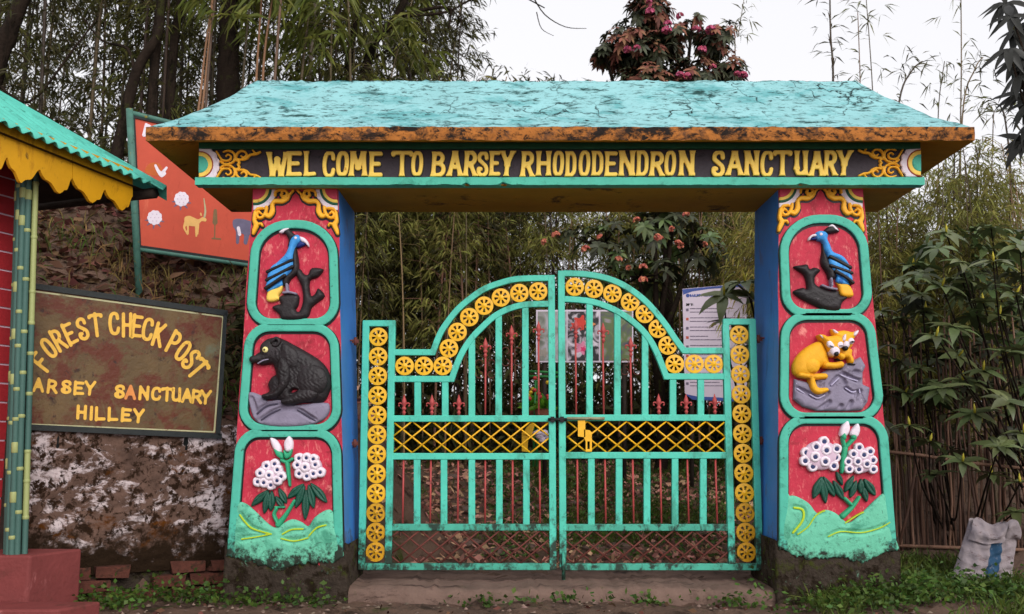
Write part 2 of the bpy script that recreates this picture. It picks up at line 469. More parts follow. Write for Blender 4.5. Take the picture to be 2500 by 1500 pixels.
C_ROOF = mat('roof_turquoise_cement', (138, 188, 191), 0.85, 0.10, 4, 0.35, 22, dirt=((98, 160, 163), 0.50, 4, (.6, 1, 1.4)), dirt2=((36, 70, 68), 0.42, 11, (.55, 1, 1.9)), dirt3=((22, 40, 38), 0.38, 26, (.6, 1, 1.6)), cracks=((20, 36, 36), 2.3), spec=.15)
C_FASC = mat('fascia_orange_cement', (172, 106, 46), 0.85, 0.2, 6, 0.4, 30, dirt=((104, 68, 44), 0.50, 10, (1, 1, 1)), dirt2=((30, 20, 14), 0.56, 7, (.8, 1, 1.3)), dirt3=((24, 16, 12), 0.50, 26, (.8, 1, 1.2)))
C_SOFF = mat('soffit_ochre_cement', (178, 126, 30), 0.85, 0.18, 3, 0.2, 30, dirt=((70, 44, 14), 0.30, 3, (1, 1, 1)))
C_CONC = mat('mossy_concrete', (62, 53, 46), 0.95, 0.3, 9, 1.0, 30, dirt=((34, 26, 18), 0.60, 9, (1, 1, 1)), dirt2=((58, 62, 24), 0.40, 12, (1, 1, 1)), dirt3=((104, 140, 118), 0.12, 16, (1, 1, 1)), spec=.1)
C_CONC2 = mat('step_concrete', (112, 90, 80), 0.9, 0.2, 5, 0.5, 30, dirt=((62, 46, 40), 0.45, 6, (.5, 1, 2)), dirt2=((60, 64, 24), 0.16, 9, (1, 1, 1)))
C_GREY = mat('rock_grey_paint', (134, 126, 146), 0.65, 0.16, 10, 0.3, 40, dirt=((96, 88, 106), 0.34, 14, (1, 1, 1)), dirt2=((176, 170, 186), 0.22, 22, (1, 1, .5)), soft=.06)
C_BIRD = mat('bird_blue_paint', (66, 150, 220), 0.55, 0.14, 12, 0.25, 50, dirt=((40, 104, 176), 0.36, 16, (1, 1, .5)), dirt2=((150, 196, 226), 0.22, 22, (1.5, 1, .5)), soft=.06)
C_BEAR = mat('bear_charcoal_paint', (38, 33, 35), 0.5, 0.35, 8, 0.35, 30, dirt=((58, 50, 54), 0.30, 10, (1, 1, 1)), dirt2=((112, 100, 106), 0.10, 30, (1.6, 1, .6)), soft=.06)
C_CAT = mat('animal_golden_paint', (236, 170, 34), 0.6, 0.12, 9, 0.25, 50, dirt=((206, 132, 22), 0.36, 12, (1, 1, .6)), dirt2=((120, 84, 24), 0.12, 34, (1, 1, 1)), soft=.07)
C_EYE = mat('eye_cream_paint', (226, 214, 140), 0.4, 0.05, 14, 0.05, 60)
C_MARO = mat('corner_red_paint', (178, 40, 60), 0.6, 0.12, 9, 0.2, 40)

# ------------------------------------------------------------------ ground
WB = np.array([-1.89, 6.40]); WD = np.array([0.857, 0.515]); WN = np.array([-0.515, 0.857])   # line of the old wall
def sstep(a, b, v):
    t = np.clip((v - a) / (b - a), 0, 1); return t * t * (3 - 2 * t)
def wob(x, y, s=1.0):
    return (np.sin(x * 1.7 * s + 1.3 * np.sin(y * 1.1 * s)) + np.sin(y * 2.3 * s + 0.8 * np.sin(x * 1.9 * s + 2)) + 0.5 * np.sin(x * 4.1 * s + y * 3.7 * s)) / 2.5
def gz(x, y):
    x = np.asarray(x, float); y = np.asarray(y, float)
    z = 0.02 * wob(x, y, 2.0) - 0.05 * np.clip(5.6 - y, 0, 3)
    z = z + 0.07 * sstep(6.1, 6.5, y) * sstep(-1.6, -1.0, x) * sstep(2.9, 2.3, x)
    z = z + 0.205 * np.clip(y - 7.0, 0, 7) + 0.02 * np.clip(y - 14, 0, 60)
    u = (x - WB[0]) * WN[0] + (y - WB[1]) * WN[1]; s = (x - WB[0]) * WD[0] + (y - WB[1]) * WD[1]
    bank = 0.98 * sstep(0.06, 0.2, u) + 0.80 * np.clip(u - 0.15, 0, 2.6) + 0.06 * wob(x, y, 3.0) * sstep(0.2, 0.6, u)
    m = sstep(1.9, 1.0, s)
    z = z * (1 - m * sstep(0, 1.2, u)) + bank * m
    return z
def axis(lo, a, b, hi, f):
    left = lo + (a - lo) * np.linspace(0, 1, 14)[:-1] ** 0.6
    return np.concatenate([left, np.arange(a, b, f), b + (hi - b) * np.linspace(0, 1, 14) ** 1.7])
gx_ = axis(-90, -5, 5, 90, 0.08); gy_ = axis(-8, 4.6, 13, 120, 0.08)
GX, GY = np.meshgrid(gx_, gy_)
fine = sstep(5.2, 4.6, np.abs(GX)) * sstep(13.2, 12.5, GY)
rng = np.random.default_rng(3)
GZ = gz(GX, GY) + fine * 0.012 * rng.standard_normal(GX.shape)
nx, ny = len(gx_), len(gy_)
gi = np.arange(nx * ny).reshape(ny, nx)
GF = np.stack([gi[:-1, :-1].ravel(), gi[:-1, 1:].ravel(), gi[1:, 1:].ravel(), gi[1:, :-1].ravel()], 1)
C_EARTH = mat('earth', (96, 74, 62), 0.95, 0.3, 3, 0.8, 30, dirt=((50, 34, 24), 0.48, 5, (1, 1, 1)), dirt2=((60, 66, 26), 0.28, 2.6, (1, 1, 1)))
g = link('ground', mesh('ground', np.stack([GX, GY, GZ], -1).reshape(-1, 3), GF, C_EARTH, None, True))
tag(g, 'brown earth with leaf litter in front of and behind the gate', 'ground', kind='structure')

# worn concrete threshold under the gate
def slab(name, x0, x1, y0, y1, z0, z1, m, parent=None, n=60, amp=0.012, seed=1, bev=0.03):
    r = np.random.default_rng(seed)
    prof = [(y1, z0), (y1, z1), (y0 + (y1-y0)*.6, z1), (y0 + bev * 1.6, z1), (y0 + bev * .3, z1 - bev * .5), (y0, z1 - bev * 1.5), (y0 - .01, z0)]
    xs = np.linspace(x0, x1, n); V = []; k = len(prof)
    for i, x in enumerate(xs):
        for j, (y, z) in enumerate(prof):
            a = amp * (0 if j in (0,) else 1)
            V.append((x, y + a * (r.standard_normal() * .5 + 1.2 * wob(x * 3, j)), z + (a * r.standard_normal() * .35 + a * .6 * wob(x * 2, 3 + j * .2)) * (z > z0)))
    F = [(i*k+j, i*k+j+1, (i+1)*k+j+1, (i+1)*k+j) for i in range(n-1) for j in range(k-1)]
    F += [tuple(range(k-1, -1, -1)), tuple((n-1)*k + j for j in range(k))]
    return link(name, mesh(name, V, F, m, None, True), parent)
th = slab('threshold', -1.04, 1.66, 6.02, 7.0, -0.15, 0.085, C_CONC2, n=90, amp=0.016)
tag(th, 'worn brown concrete threshold step below the gate leaves', 'step', kind='structure')

# ------------------------------------------------------------------ the gateway
YP, YB, YE = 6.0, 5.88, 5.69              # front planes of pillars, lintel and eaves
gw = thing('gateway', (0.29, 6.3, 0), 'painted concrete welcome gateway with turquoise hipped roof and two relief pillars', 'gateway')
PP, BP = FP(YP), FP(YB)

def pillar_body(q_bl, q_br, q_tl, q_tr, side):
    bl, br, tl, tr = [PP.hit(p) for p in (q_bl, q_br, q_tl, q_tr)]
    zt = 2.72
    n = 26; V = []; F = []; mi = []
    for k in range(n + 1):
        t = k / n
        z = -0.06 + (zt + 0.06) * t
        tt = (z - bl[2]) / (tl[2] - bl[2])
        xl = bl[0] + (tl[0] - bl[0]) * tt; xr = br[0] + (tr[0] - br[0]) * tt
        a = 0.004
        V += [(xl + a * wob(z * 5, 1), YP, z), (xr + a * wob(z * 5, 2), YP, z), (xr + a * wob(z * 5, 3), YP + 0.60, z), (xl, YP + 0.60, z)]
    for k in range(n):
        for j in range(4):
            a, b = k * 4 + j, k * 4 + (j + 1) % 4
            F.append((a, b, b + 4, a + 4)); mi.append(0 if j == 0 else 1)
    F += [(3, 2, 1, 0), tuple(n * 4 + j for j in range(4))]; mi += [0, 0]
    return link('pillar', mesh('pillar', V, F, [C_RED, C_BLUE], mi), gw)
pl_l = pillar_body((557, 1370), (840, 1370), (617, 468), (827, 468), 1)
tag(pl_l, 'crimson pillar with bear relief and blue side'); 
pl_r = pillar_body((1900, 1345), (2189, 1345), (1900, 462), (2107, 462), -1)
tag(pl_r, 'crimson pillar with golden animal relief and blue side')

def pillar_foot(x0p, x1p, edge, parent, seed):
    """rough concrete foot whose top edge is the ragged end of the painted plaster"""
    r = np.random.default_rng(seed)
    n = 44; V = []; F = []
    ex = np.array([e[0] for e in edge], float); ey = np.array([e[1] for e in edge], float)
    rows = 7
    xs = np.linspace(x0p, x1p, n)
    for i, x in enumerate(xs):
        yt = np.interp(x, ex, ey) + r.normal() * 3 - 26
        pt = PP.hit((x, yt)); zb = -0.12
        xx = PP.hit((x, 1420))[0]
        for k in range(rows):
            t = k / (rows - 1)
            off = -0.010 - 0.016 * t + 0.005 * r.standard_normal()
            if k == 0: off = 0.004
            V.append((pt[0] * (1 - t) + xx * t, YP + off, pt[2] * (1 - t) + zb * t))
    for i in range(n - 1):
        for k in range(rows - 1):
            a = i * rows + k
            F.append((a, a + 1, a + rows + 1, a + rows))
    # side cheeks
    m0 = len(V)
    for i in (0, n - 1):
        for k in range(rows):
            v = V[i * rows + k]; V.append((v[0], YP + 0.62, v[2]))
    for k in range(rows - 1):
        F.append((k, m0 + k, m0 + k + 1, k + 1)); 
        a = (n - 1) * rows + k
        F.append((a + 1, m0 + rows + k + 1, m0 + rows + k, a))
    return link('pillar_foot', mesh('pillar_foot', V, F, C_CONC, None, True), parent)
EDGE_L = [(545, 1352), (586, 1366), (633, 1382), (680, 1386), (726, 1383), (780, 1376), (819, 1368), (845, 1350)]
EDGE_R = [(1893, 1346), (1930, 1352), (1990, 1362), (2060, 1366), (2110, 1368), (2150, 1358), (2195, 1340)]
pillar_foot(549, 850, EDGE_L, pl_l, 4)
pillar_foot(1892, 2194, EDGE_R, pl_r, 5)

def rr(xlt, xrt, xlb, xrb, yt, yb, rtx, rty, rb):
    pts = []
    for a in np.linspace(180, 90, 9): pts.append((xlt + rtx + rtx * math.cos(math.radians(a)), yt + rty - rty * math.sin(math.radians(a))))
    for a in np.linspace(90, 0, 9): pts.append((xrt - rtx + rtx * math.cos(math.radians(a)), yt + rty - rty * math.sin(math.radians(a))))
    if rb:
        for a in np.linspace(0, -90, 8): pts.append((xrb - rb + rb * math.cos(math.radians(a)), yb - rb - rb * math.sin(math.radians(a))))
        for a in np.linspace(-90, -180, 8): pts.append((xlb + rb + rb * math.cos(math.radians(a)), yb - rb - rb * math.sin(math.radians(a))))
    else:
        pts += [(xrb, yb), (xlb, yb)]
    return pts
def frame(parent, pts, w=10.0, open_bottom=None):
    po = Poly(pts, 1)
    bx = po.box(); box = (bx[0] - w - 4, bx[1] - w - 4, bx[2] + w + 4, bx[3] + w + 4)
    def f(q):
        d = w - np.abs(po(q))
        if open_bottom is not None: d = np.minimum(d, open_bottom(q))
        return d
    def fo(q):
        q2 = q - np.array([0, 3.0])
        d = w + 3.5 - np.abs(po(q2))
        if open_bottom is not None: d = np.minimum(d, open_bottom(q))
        return d
    relief('painted_outline', [(Fn(fo, box), C_BLK, 0.0015, 0.0, 3)], PP, parent, 2.5)
    return relief('oval_frame', [(Fn(f, box), C_TEAL, 0.019, 0.003, 3)], PP, parent, 2.5)
exl, eyl = zip(*EDGE_L); exr, eyr = zip(*EDGE_R)
rag = lambda x: 4.5 * np.sin(x * .047 + 1) + 3.0 * np.sin(x * .131 + 2 * np.sin(x * .05)) + 1.8 * np.sin(x * .37 + np.sin(x * .11) * 3)
cut_l = lambda q: np.interp(q[..., 0], exl, eyl) - q[..., 1] + rag(q[..., 0])
cut_r = lambda q: np.interp(q[..., 0], exr, eyr) - q[..., 1] + rag(q[..., 0] + 50)
frame(pl_l, rr(623, 815, 615, 818, 549, 789, 86, 78, 50))
frame(pl_l, rr(608, 818, 596, 823, 800, 1047, 52, 52, 50))
frame(pl_l, rr(585, 823, 563, 829, 1057, 1400, 50, 54, 0), 10.5, cut_l)
frame(pl_r, rr(1913, 2108, 1917, 2116, 536, 766, 86, 80, 50))
frame(pl_r, rr(1915, 2126, 1913, 2143, 772, 1018, 54, 52, 52))
frame(pl_r, rr(1912, 2156, 1911, 2180, 1024, 1390, 54, 56, 0), 10.5, cut_r)

def ZT(ox, oy, s):
    def f(p): return np.asarray(p, float) / s + np.array([ox, oy])
    f.s = s
    return f
def st_(tf, *lines):          # lines: (points, radius) in enlarged-view units
    return Strokes([(smooth_pts(tf(p), 4, False) if len(p) > 2 else tf(p), np.asarray(r, float) / tf.s if np.ndim(r) == 0 else np.interp(np.linspace(0, 1, len(smooth_pts(tf(p), 4, False)) if len(p) > 2 else len(p)), np.linspace(0, 1, len(r)), r) / tf.s) for p, r in lines])
def blob(tf, c, r): return st_(tf, ([c], r))
def po(tf, p, sm=4): return Poly(tf(p), sm)

# --- left pillar: crested bird on a stump
t5 = ZT(540, 440, 3.906)
bird = relief('branch_relief', [
  (po(t5, [(490,1220),(540,1190),(572,1185),(556,1120),(640,1092),(742,1100),(742,1190),(715,1240),(750,1255),(785,1150),(770,1020),(715,890),(755,850),(790,895),(832,905),(868,842),(980,855),(925,930),(850,965),(858,1105),(900,1085),(930,1035),(992,1110),(905,1185),(862,1230),(838,1300),(760,1338),(590,1338),(560,1285)], 3), C_BEAR, 0.010, 0.028, 12)], PP, gw)
bird = relief('bird_relief', [
  (po(t5, [(716,640),(732,700),(748,800),(742,880),(704,922),(664,960),(642,1012),(600,1012),(588,970),(600,930),(672,870),(680,800),(684,720)]), C_BEAR, 0.014, 0.028, 12),
  (po(t5, [(690,545),(738,528),(768,565),(756,604),(722,644),(706,700),(694,780),(640,800),(490,850),(500,826),(560,772),(615,715),(645,655),(662,590)]), C_BIRD, 0.018, 0.030, 14),
  (po(t5, [(495,826),(560,790),(640,775),(700,768),(694,850),(650,915),(585,968),(440,1050),(448,965),(458,890)]), C_BIRD, 0.026, 0.022, 12),
  (po(t5, [(450,1052),(555,984),(590,968),(592,1014),(540,1036),(460,1070)]), C_BIRD, 0.022, 0.014, 8)], PP, gw)
relief('crest', [(po(t5, [(560,500),(640,470),(692,510),(722,540),(690,566),(662,600),(640,642),(648,575),(620,522),(578,514)]), C_BEAR, 0.014, 0.02, 8),
  (po(t5, [(560,506),(600,474),(652,466),(640,484),(594,514)]), C_WHT, 0.026, 0.010, 5)], PP, bird, 1.6)
relief('beak', [(po(t5, [(752,548),(800,558),(836,600),(842,642),(808,612),(768,592)]), C_WHT, 0.020, 0.016, 6),
  (po(t5, [(752,588),(812,616),(772,642),(742,652),(722,640)]), mat('navy_paint', (24, 44, 110), .45, .1, 10, .1), 0.018, 0.012, 6)], PP, bird, 1.6)
relief('wing_stripe', [(st_(t5, ([(456,886),(560,838),(690,776)], 15), ([(450,964),(560,908),(692,838)], 16), ([(440,1042),(545,972),(620,922)], 16)), C_BLK, 0.046, 0.006, 4)], PP, bird, 1.6)
relief('tail', [(po(t5, [(455,1066),(540,1034),(592,1006),(586,1060),(556,1110),(562,1142),(500,1166),(440,1150)]), C_LET, 0.016, 0.018, 8)], PP, bird, 1.8)
relief('leg', [(st_(t5, ([(636,1005),(642,1072)], 13), ([(604,1082),(660,1078),(722,1092)], 11)), C_GREY, 0.036, 0.008, 4)], PP, bird, 1.6)
relief('eye', [(blob(t5, (724, 566), 13), C_WHT, 0.048, 0.004, 3)], PP, bird, 1.2)

# --- left pillar: bear on rocks
t6 = ZT(540, 780, 4.947)
def folds(tf, lines, w, depth):
    s = st_(tf, *[(l, w) for l in lines])
    return lambda q: -depth * np.clip(s(q) / (w / tf.s) + 0.6, 0, 1)
rk = relief('rock_relief', [(po(t6, [(348,880),(500,925),(570,985),(740,970),(800,1040),(1240,1006),(1312,1050),(1296,1150),(1200,1236),(1000,1290),(700,1300),(500,1270),(400,1190),(345,1000)], 3), C_GREY, 0.014, 0.022, 12,
     folds(t6, [[(440,1140),(560,1045),(700,1012)], [(490,1225),(600,1150),(720,1085),(830,1075),(940,1095),(1050,1160),(1150,1225)], [(380,960),(420,1080),(430,1150)]], 26, 0.018))], PP, gw)
relief('painted_crease', [(st_(t6, ([(450,1138),(560,1050),(690,1022)], 11), ([(500,1216),(610,1140),(720,1090)], 9), ([(930,1095),(1040,1160),(1150,1228)], [6, 14, 6])), mat('crease_dark_paint', (66, 60, 78), .6, .1, 9, .1), 0.026, 0.0015, 3)], PP, rk, 1.6)
gap_ = po(t6, [(828,905),(872,838),(930,836),(965,856),(905,900)], 3)
fur = lambda q: 0.0035 * np.sin(q[..., 0] * .55 + 2.2 * np.sin(q[..., 1] * .21)) * np.sin(q[..., 1] * .33 + np.sin(q[..., 0] * .17)) - 0.05 * np.clip(gap_(q) / 5, 0, 1)
bear = relief('bear_relief', [
  (po(t6, [(386,470),(440,420),(484,388),(498,305),(570,240),(680,224),(760,245),(900,318),(1060,408),(1200,500),(1292,610),(1334,760),(1312,880),(1240,1000),(1060,1010),(900,1020),(800,1045),(740,1020),(728,982),(620,975),(530,972),(500,920),(560,890),(592,860),(575,780),(620,700),(668,670),(655,600),(622,546),(500,560),(430,532),(390,502)], 3), C_BEAR, 0.016, 0.045, 30, fur),
  (po(t6, [(730,470),(800,480),(862,580),(858,760),(800,860),(690,950),(540,965),(516,915),(640,880),(712,790),(690,640)]), C_BEAR, 0.048, 0.036, 15, fur),
  (po(t6, [(740,985),(880,915),(980,850),(1100,830),(1200,900),(1130,985),(1000,1012),(800,1046)]), C_BEAR, 0.044, 0.034, 14, fur),
  (blob(t6, (1115, 745), 195), C_BEAR, 0.046, 0.032, 34, fur),
  (po(t6, [(760,300),(900,360),(960,470),(930,600),(800,600),(730,480)]), C_BEAR, 0.050, 0.022, 24, fur),
  (blob(t6, (600, 370), 110), C_BEAR, 0.046, 0.018, 20),
  (st_(t6, ([(400,490),(500,470),(600,440)], 42)), C_BEAR, 0.038, 0.018, 8)], PP, gw)
relief('ear', [(st_(t6, ([(640,285),(690,240),(730,280),(700,325),(660,320)], 20)), C_BEAR, 0.062, 0.012, 4)], PP, bear, 1.4)
relief('eye', [(blob(t6, (563, 378), 36), C_EYE, 0.062, 0.010, 7), (blob(t6, (556, 380), 13), C_BLK, 0.071, 0.003, 3)], PP, bear, 1.2)
relief('mouth', [(st_(t6, ([(470,540),(530,505),(590,490)], 7)), C_GREY, 0.052, 0.001, 2)], PP, bear, 1.2)

# --- rhododendron reliefs
def flowers(tf, hills, veins, stems, buds, calyx, c1, c2, r1, r2, leaves, cut, hole):
    hl = po(tf, hills, 3)
    bx = hl.box()
    h = Fn(lambda q: np.minimum(hl(q), cut(q)), bx)
    hr = relief('hill_relief', [(h, C_HILL, 0.012, 0.014, 20, (lambda fo: lambda q: fo(q) - 0.008 * np.clip(1 - cut(q) / 60, 0, 1))(folds(tf, [v for v, _ in veins], 22, 0.010)))], PP, gw)
    relief('painted_vein', [(st_(tf, *[(v, w) for v, w in veins]), C_LIME, 0.024, 0.001, 2)], PP, hr, 1.6)
    fl = relief('flower_relief', [(st_(tf, *stems[:1]), C_STEM_P, 0.012, 0.020, 5)], PP, gw, 1.8)
    for s_ in stems[1:]: relief('stem', [(st_(tf, s_), C_STEM_P, 0.013, 0.020, 5)], PP, fl, 1.8)
    for b in buds: relief('bud', [(po(tf, b), C_WHT, 0.014, 0.022, 7)], PP, fl, 1.6)
    for b in calyx: relief('calyx', [(po(tf, b), C_STEM_P, 0.026, 0.014, 5)], PP, fl, 1.6)
    for a, b, w in leaves:
        a = np.array(a, float); b = np.array(b, float); d = b - a; nrm = np.array([-d[1], d[0]]); nrm /= np.linalg.norm(nrm)
        pts = [a, a + d * .3 + nrm * w * .8, a + d * .62 + nrm * w, b, a + d * .62 - nrm * w, a + d * .3 - nrm * w * .8]
        lf = relief('leaf', [(po(tf, pts), C_LEAF_P, 0.010, 0.016, 6, folds(tf, [[tuple(a), tuple(b)]], 6, 0.007))], PP, fl, 1.8)
    for cl, r, base in ((c1, r1, None), (c2, r2, None)):
        cc = np.mean(cl, 0)
        hullp = [(cc[0] + math.cos(a) * (np.ptp([c[0] for c in cl]) / 2 + r * .45), cc[1] + math.sin(a) * (np.ptp([c[1] for c in cl]) / 2 + r * .45)) for a in np.linspace(0, 2 * math.pi, 14)[:-1]]
        tr = relief('flower_truss', [(po(tf, hullp), mat('truss_pink_paint', (206, 178, 196), .5, .1, 14, .1), 0.012, 0.022, 16)], PP, fl)
        for k, c in enumerate(cl):
            hh = 0.034 + 0.003 * (k % 3)
            dist = math.hypot(c[0] - cc[0], c[1] - cc[1]) / 140
            hh -= 0.014 * min(1, dist)
            cen = tf([c])[0]; R = r / tf.s
            def ring(q, cen=cen, R=R, k=k):
                e = q - cen; rad = np.sqrt((e ** 2).sum(-1)); a = np.arctan2(e[..., 1], e[..., 0])
                return R * (1 + 0.03 * np.cos(5 * a + k)) - rad
            def dish(q, cen=cen, R=R):
                return -0.012 * np.clip(1.25 - np.sqrt(((q - cen) ** 2).sum(-1)) / (R * hole * 1.3), 0, 1)
            relief('floret', [(Fn(ring, (*(cen - R * 1.1), *(cen + R * 1.1))), C_WHT, hh, 0.012, R * .5, dish),
                              (blob(tf, c, r * hole), mat('floret_throat_paint', (40, 52, 96), .5, .2, 14, .1), hh + 0.0085, 0.001, 2)], PP, fl, 1.3)
    return fl
t7 = ZT(540, 1040, 3.226)
flowers(t7, [(118,640),(150,600),(210,620),(290,690),(350,750),(420,800),(470,780),(560,735),(640,760),(690,790),(740,720),(830,662),(880,676),(896,760),(912,1120),(78,1120),(96,900)],
  [([(155,700),(200,760),(260,810),(400,850)], 6), ([(170,890),(300,870),(400,850)], 5), ([(490,850),(560,815),(650,810)], 6), ([(480,885),(580,905),(690,880)], 5), ([(700,860),(760,800),(830,780)], 6)],
  [([(455,775),(520,690),(580,590)], [26, 17, 13]), ([(455,775),(420,700),(440,650)], 15), ([(545,470),(535,380),(525,290)], [10, 15, 19]), ([(480,268),(520,285),(562,262)], 15), ([(430,640),(500,640)], 8)],
  [[(392,95),(440,112),(478,172),(472,222),(430,200),(402,152)], [(542,78),(572,130),(562,195),(514,202),(500,132)]],
  [[(424,180),(490,215),(494,262),(444,236)], [(498,190),(530,215),(566,180),(552,242),(510,258)]],
  [(365,315),(430,300),(318,372),(388,388),(452,345),(482,398),(296,440),(346,446),(452,430),(400,465)],
  [(620,255),(680,252),(735,262),(608,308),(670,325),(750,305),(622,376),(735,376),(788,365),(682,395)], 41, 41,
  [((375,505),(240,632),30),((375,510),(342,692),28),((402,510),(395,672),30),((430,552),(500,652),24),((455,488),(518,612),26),((655,455),(525,572),30),((660,468),(588,648),30),((672,500),(664,742),30),((690,460),(732,652),30),((706,450),(836,606),32)], cut_l, 0.30)
t3 = ZT(1840, 1010, 3.62)
flowers(t3, [(292,745),(312,727),(370,730),(480,790),(555,880),(630,850),(720,880),(800,950),(850,960),(960,870),(1040,790),(1155,698),(1178,790),(1206,1000),(1232,1330),(280,1330)],
  [([(350,830),(425,850),(425,940),(340,1050)], 9), ([(380,1065),(470,1000),(540,900),(620,856)], 5), ([(650,1085),(760,1040),(940,1050),(1100,1010),(1190,960)], 5), ([(800,965),(900,900),(960,870)], 5)],
  [([(780,905),(860,830),(925,740)], [26, 21, 15]), ([(855,805),(800,752)], 17), ([(770,520),(785,410),(800,310)], [14, 22, 26]), ([(800,305),(780,225)], 17), ([(812,290),(885,215)], 19)],
  [[(750,190),(770,110),(822,64),(842,130),(822,190),(785,205)], [(840,185),(880,112),(915,88),(932,150),(902,212)]],
  [[(762,200),(790,165),(808,215),(785,235)], [(850,215),(866,185),(890,190),(880,230)]],
  [(612,248),(538,295),(720,312),(456,345),(628,325),(528,382),(712,388),(444,418),(616,424),(512,468),(696,462)],
  [(920,300),(1015,335),(865,358),(958,365),(822,425),(900,424),(1040,412),(982,445),(830,490),(915,492),(1044,492)], 47, 42,
  [((600,555),(522,752),38),((600,570),(632,795),34),((612,555),(712,735),34),((700,590),(790,765),34),((725,510),(782,635),24),((880,548),(798,695),30),((905,590),(848,745),30),((945,575),(940,710),30),((968,575),(1072,725),36),((960,640),(996,782),28)], cut_r, 0.42)

# --- right pillar: crested bird
t1 = ZT(1840, 440, 4.364)
relief('branch_relief', [(po(t1, [(418,925),(510,908),(565,903),(590,952),(640,935),(705,966),(652,1030),(645,1100),(690,1142),(800,1182),(890,1180),(912,1232),(995,1250),(935,1310),(900,1396),(760,1392),(620,1332),(500,1272),(415,1205),(440,1172),(520,1150),(556,1166),(550,1080),(520,1010),(460,968)], 3), C_BEAR, 0.010, 0.030, 14)], PP, gw)
bird = relief('bird_relief', [
  (po(t1, [(716,665),(745,770),(785,840),(805,900),(852,960),(872,1000),(852,1062),(790,1066),(770,1000),(722,930),(704,870),(714,800),(720,740)]), C_BEAR, 0.014, 0.028, 12),
  (po(t1, [(650,572),(690,550),(740,555),(778,590),(774,640),(802,700),(832,770),(920,808),(980,868),(1002,932),(852,852),(782,842),(742,762),(720,672),(668,652),(648,618)]), C_BIRD, 0.020, 0.030, 14),
  (po(t1, [(780,852),(850,850),(1000,930),(1022,1000),(1038,1060),(1034,1112),(960,1082),(870,1022),(800,942)]), C_BIRD, 0.026, 0.024, 12),
  (po(t1, [(878,1030),(950,1070),(1012,1124),(882,1102)]), C_BIRD, 0.024, 0.014, 8)], PP, gw)
relief('crest', [(po(t1, [(738,546),(800,495),(850,488),(904,556),(772,576)]), C_BEAR, 0.014, 0.02, 8), (po(t1, [(782,508),(830,483),(894,550),(850,542),(822,512)]), C_WHT, 0.026, 0.01, 5)], PP, bird, 1.6)
relief('beak', [(po(t1, [(572,628),(610,590),(656,583),(662,612),(612,616),(580,656)]), C_WHT, 0.020, 0.016, 6), (po(t1, [(590,638),(662,610),(684,642),(630,644)]), MATS['navy_paint'], 0.018, 0.012, 6)], PP, bird, 1.6)
relief('wing_stripe', [(st_(t1, ([(795,832),(900,888),(1005,945)], 19), ([(800,925),(900,960),(1020,1004)], 17), ([(850,985),(950,1042),(1032,1106)], 17)), C_BLK, 0.048, 0.006, 4)], PP, bird, 1.6)
relief('tail', [(po(t1, [(850,1072),(890,1112),(1002,1122),(1048,1242),(920,1236),(890,1132)]), C_ORN, 0.020, 0.018, 8)], PP, bird, 1.8)
relief('leg', [(st_(t1, ([(808,1062),(815,1130)], 13), ([(712,1132),(780,1158),(862,1172)], 12)), C_GREY, 0.040, 0.008, 4)], PP, bird, 1.6)
relief('eye', [(blob(t1, (694, 594), 16), C_WHT, 0.049, 0.004, 3)], PP, bird, 1.2)

# --- right pillar: two golden animals on rocks
t2 = ZT(1860, 760, 5.3)
rk = relief('rock_relief', [(po(t2, [(408,880),(560,920),(640,960),(760,800),(850,755),(1000,760),(1050,690),(1180,640),(1262,596),(1328,715),(1290,800),(1290,950),(1384,992),(1352,1180),(1280,1284),(1050,1295),(700,1292),(520,1240),(398,1140)], 1), C_GREY, 0.014, 0.026, 12,
   folds(t2, [[(420,1000),(560,1060),(720,1140),(830,1060)], [(870,960),(980,850),(1050,940)], [(1000,800),(1200,900),(1290,900)], [(1060,1000),(1150,1060),(1240,1040)], [(850,1180),(700,1290)], [(1000,1230),(960,1295)], [(1130,1180),(1080,1290)], [(1180,790),(1290,815)]], 24, 0.022))], PP, gw)
relief('painted_crease', [(st_(t2, ([(430,940),(540,980)], 8), ([(440,1010),(530,1070)], [10, 4]), ([(880,960),(975,870)], 7), ([(1000,830),(1120,880),(1210,905)], 7), ([(1060,1000),(1140,1050),(1190,1040)], 7), ([(600,1080),(700,1130),(790,1090)], 7), ([(1230,960),(1245,1060)], 7)), mat('crease_light_paint', (186, 178, 206), .6, .1, 9, .1), 0.034, 0.0015, 3)], PP, rk, 1.6)
relief('gap_paint', [(gap_, C_RED, 0.0195, 0.001, 3)], PP, bear, 1.6)
cats = relief('animal_pair_relief', [
  (po(t2, [(1000,470),(1140,500),(1142,570),(1172,640),(1150,692),(1100,682),(1080,620),(1000,622),(940,604)]), C_CAT, 0.026, 0.030, 10),
  (po(t2, [(876,240),(940,268),(1040,258),(1150,278),(1222,258),(1184,340),(1144,400),(1150,450),(1090,505),(1000,472),(950,380),(896,312)], 3), C_CAT, 0.030, 0.032, 14),
  (po(t2, [(730,400),(600,448),(480,540),(402,650),(380,760),(420,842),(560,872),(640,852),(662,800),(760,722),(850,742),(1000,748),(1022,702),(980,668),(860,680),(832,600),(800,500)], 3), C_CAT, 0.030, 0.040, 26),
  (blob(t2, (612, 712), 105), C_CAT, 0.056, 0.022, 18),
  (st_(t2, ([(470,830),(620,852),(785,850)], 40), ([(615,870),(640,990),(700,1040),(805,1025)], [36, 48, 46, 30])), C_CAT, 0.040, 0.028, 8),
  (st_(t2, ([(800,705),(900,715),(985,700)], 42), ([(980,590),(1000,600)], 40)), C_CAT, 0.052, 0.024, 8),
  (po(t2, [(695,318),(760,318),(812,342),(900,328),(980,345),(1012,420),(984,480),(952,560),(900,606),(850,585),(800,500),(765,430),(722,380)], 3), C_CAT, 0.058, 0.036, 14)], PP, gw)
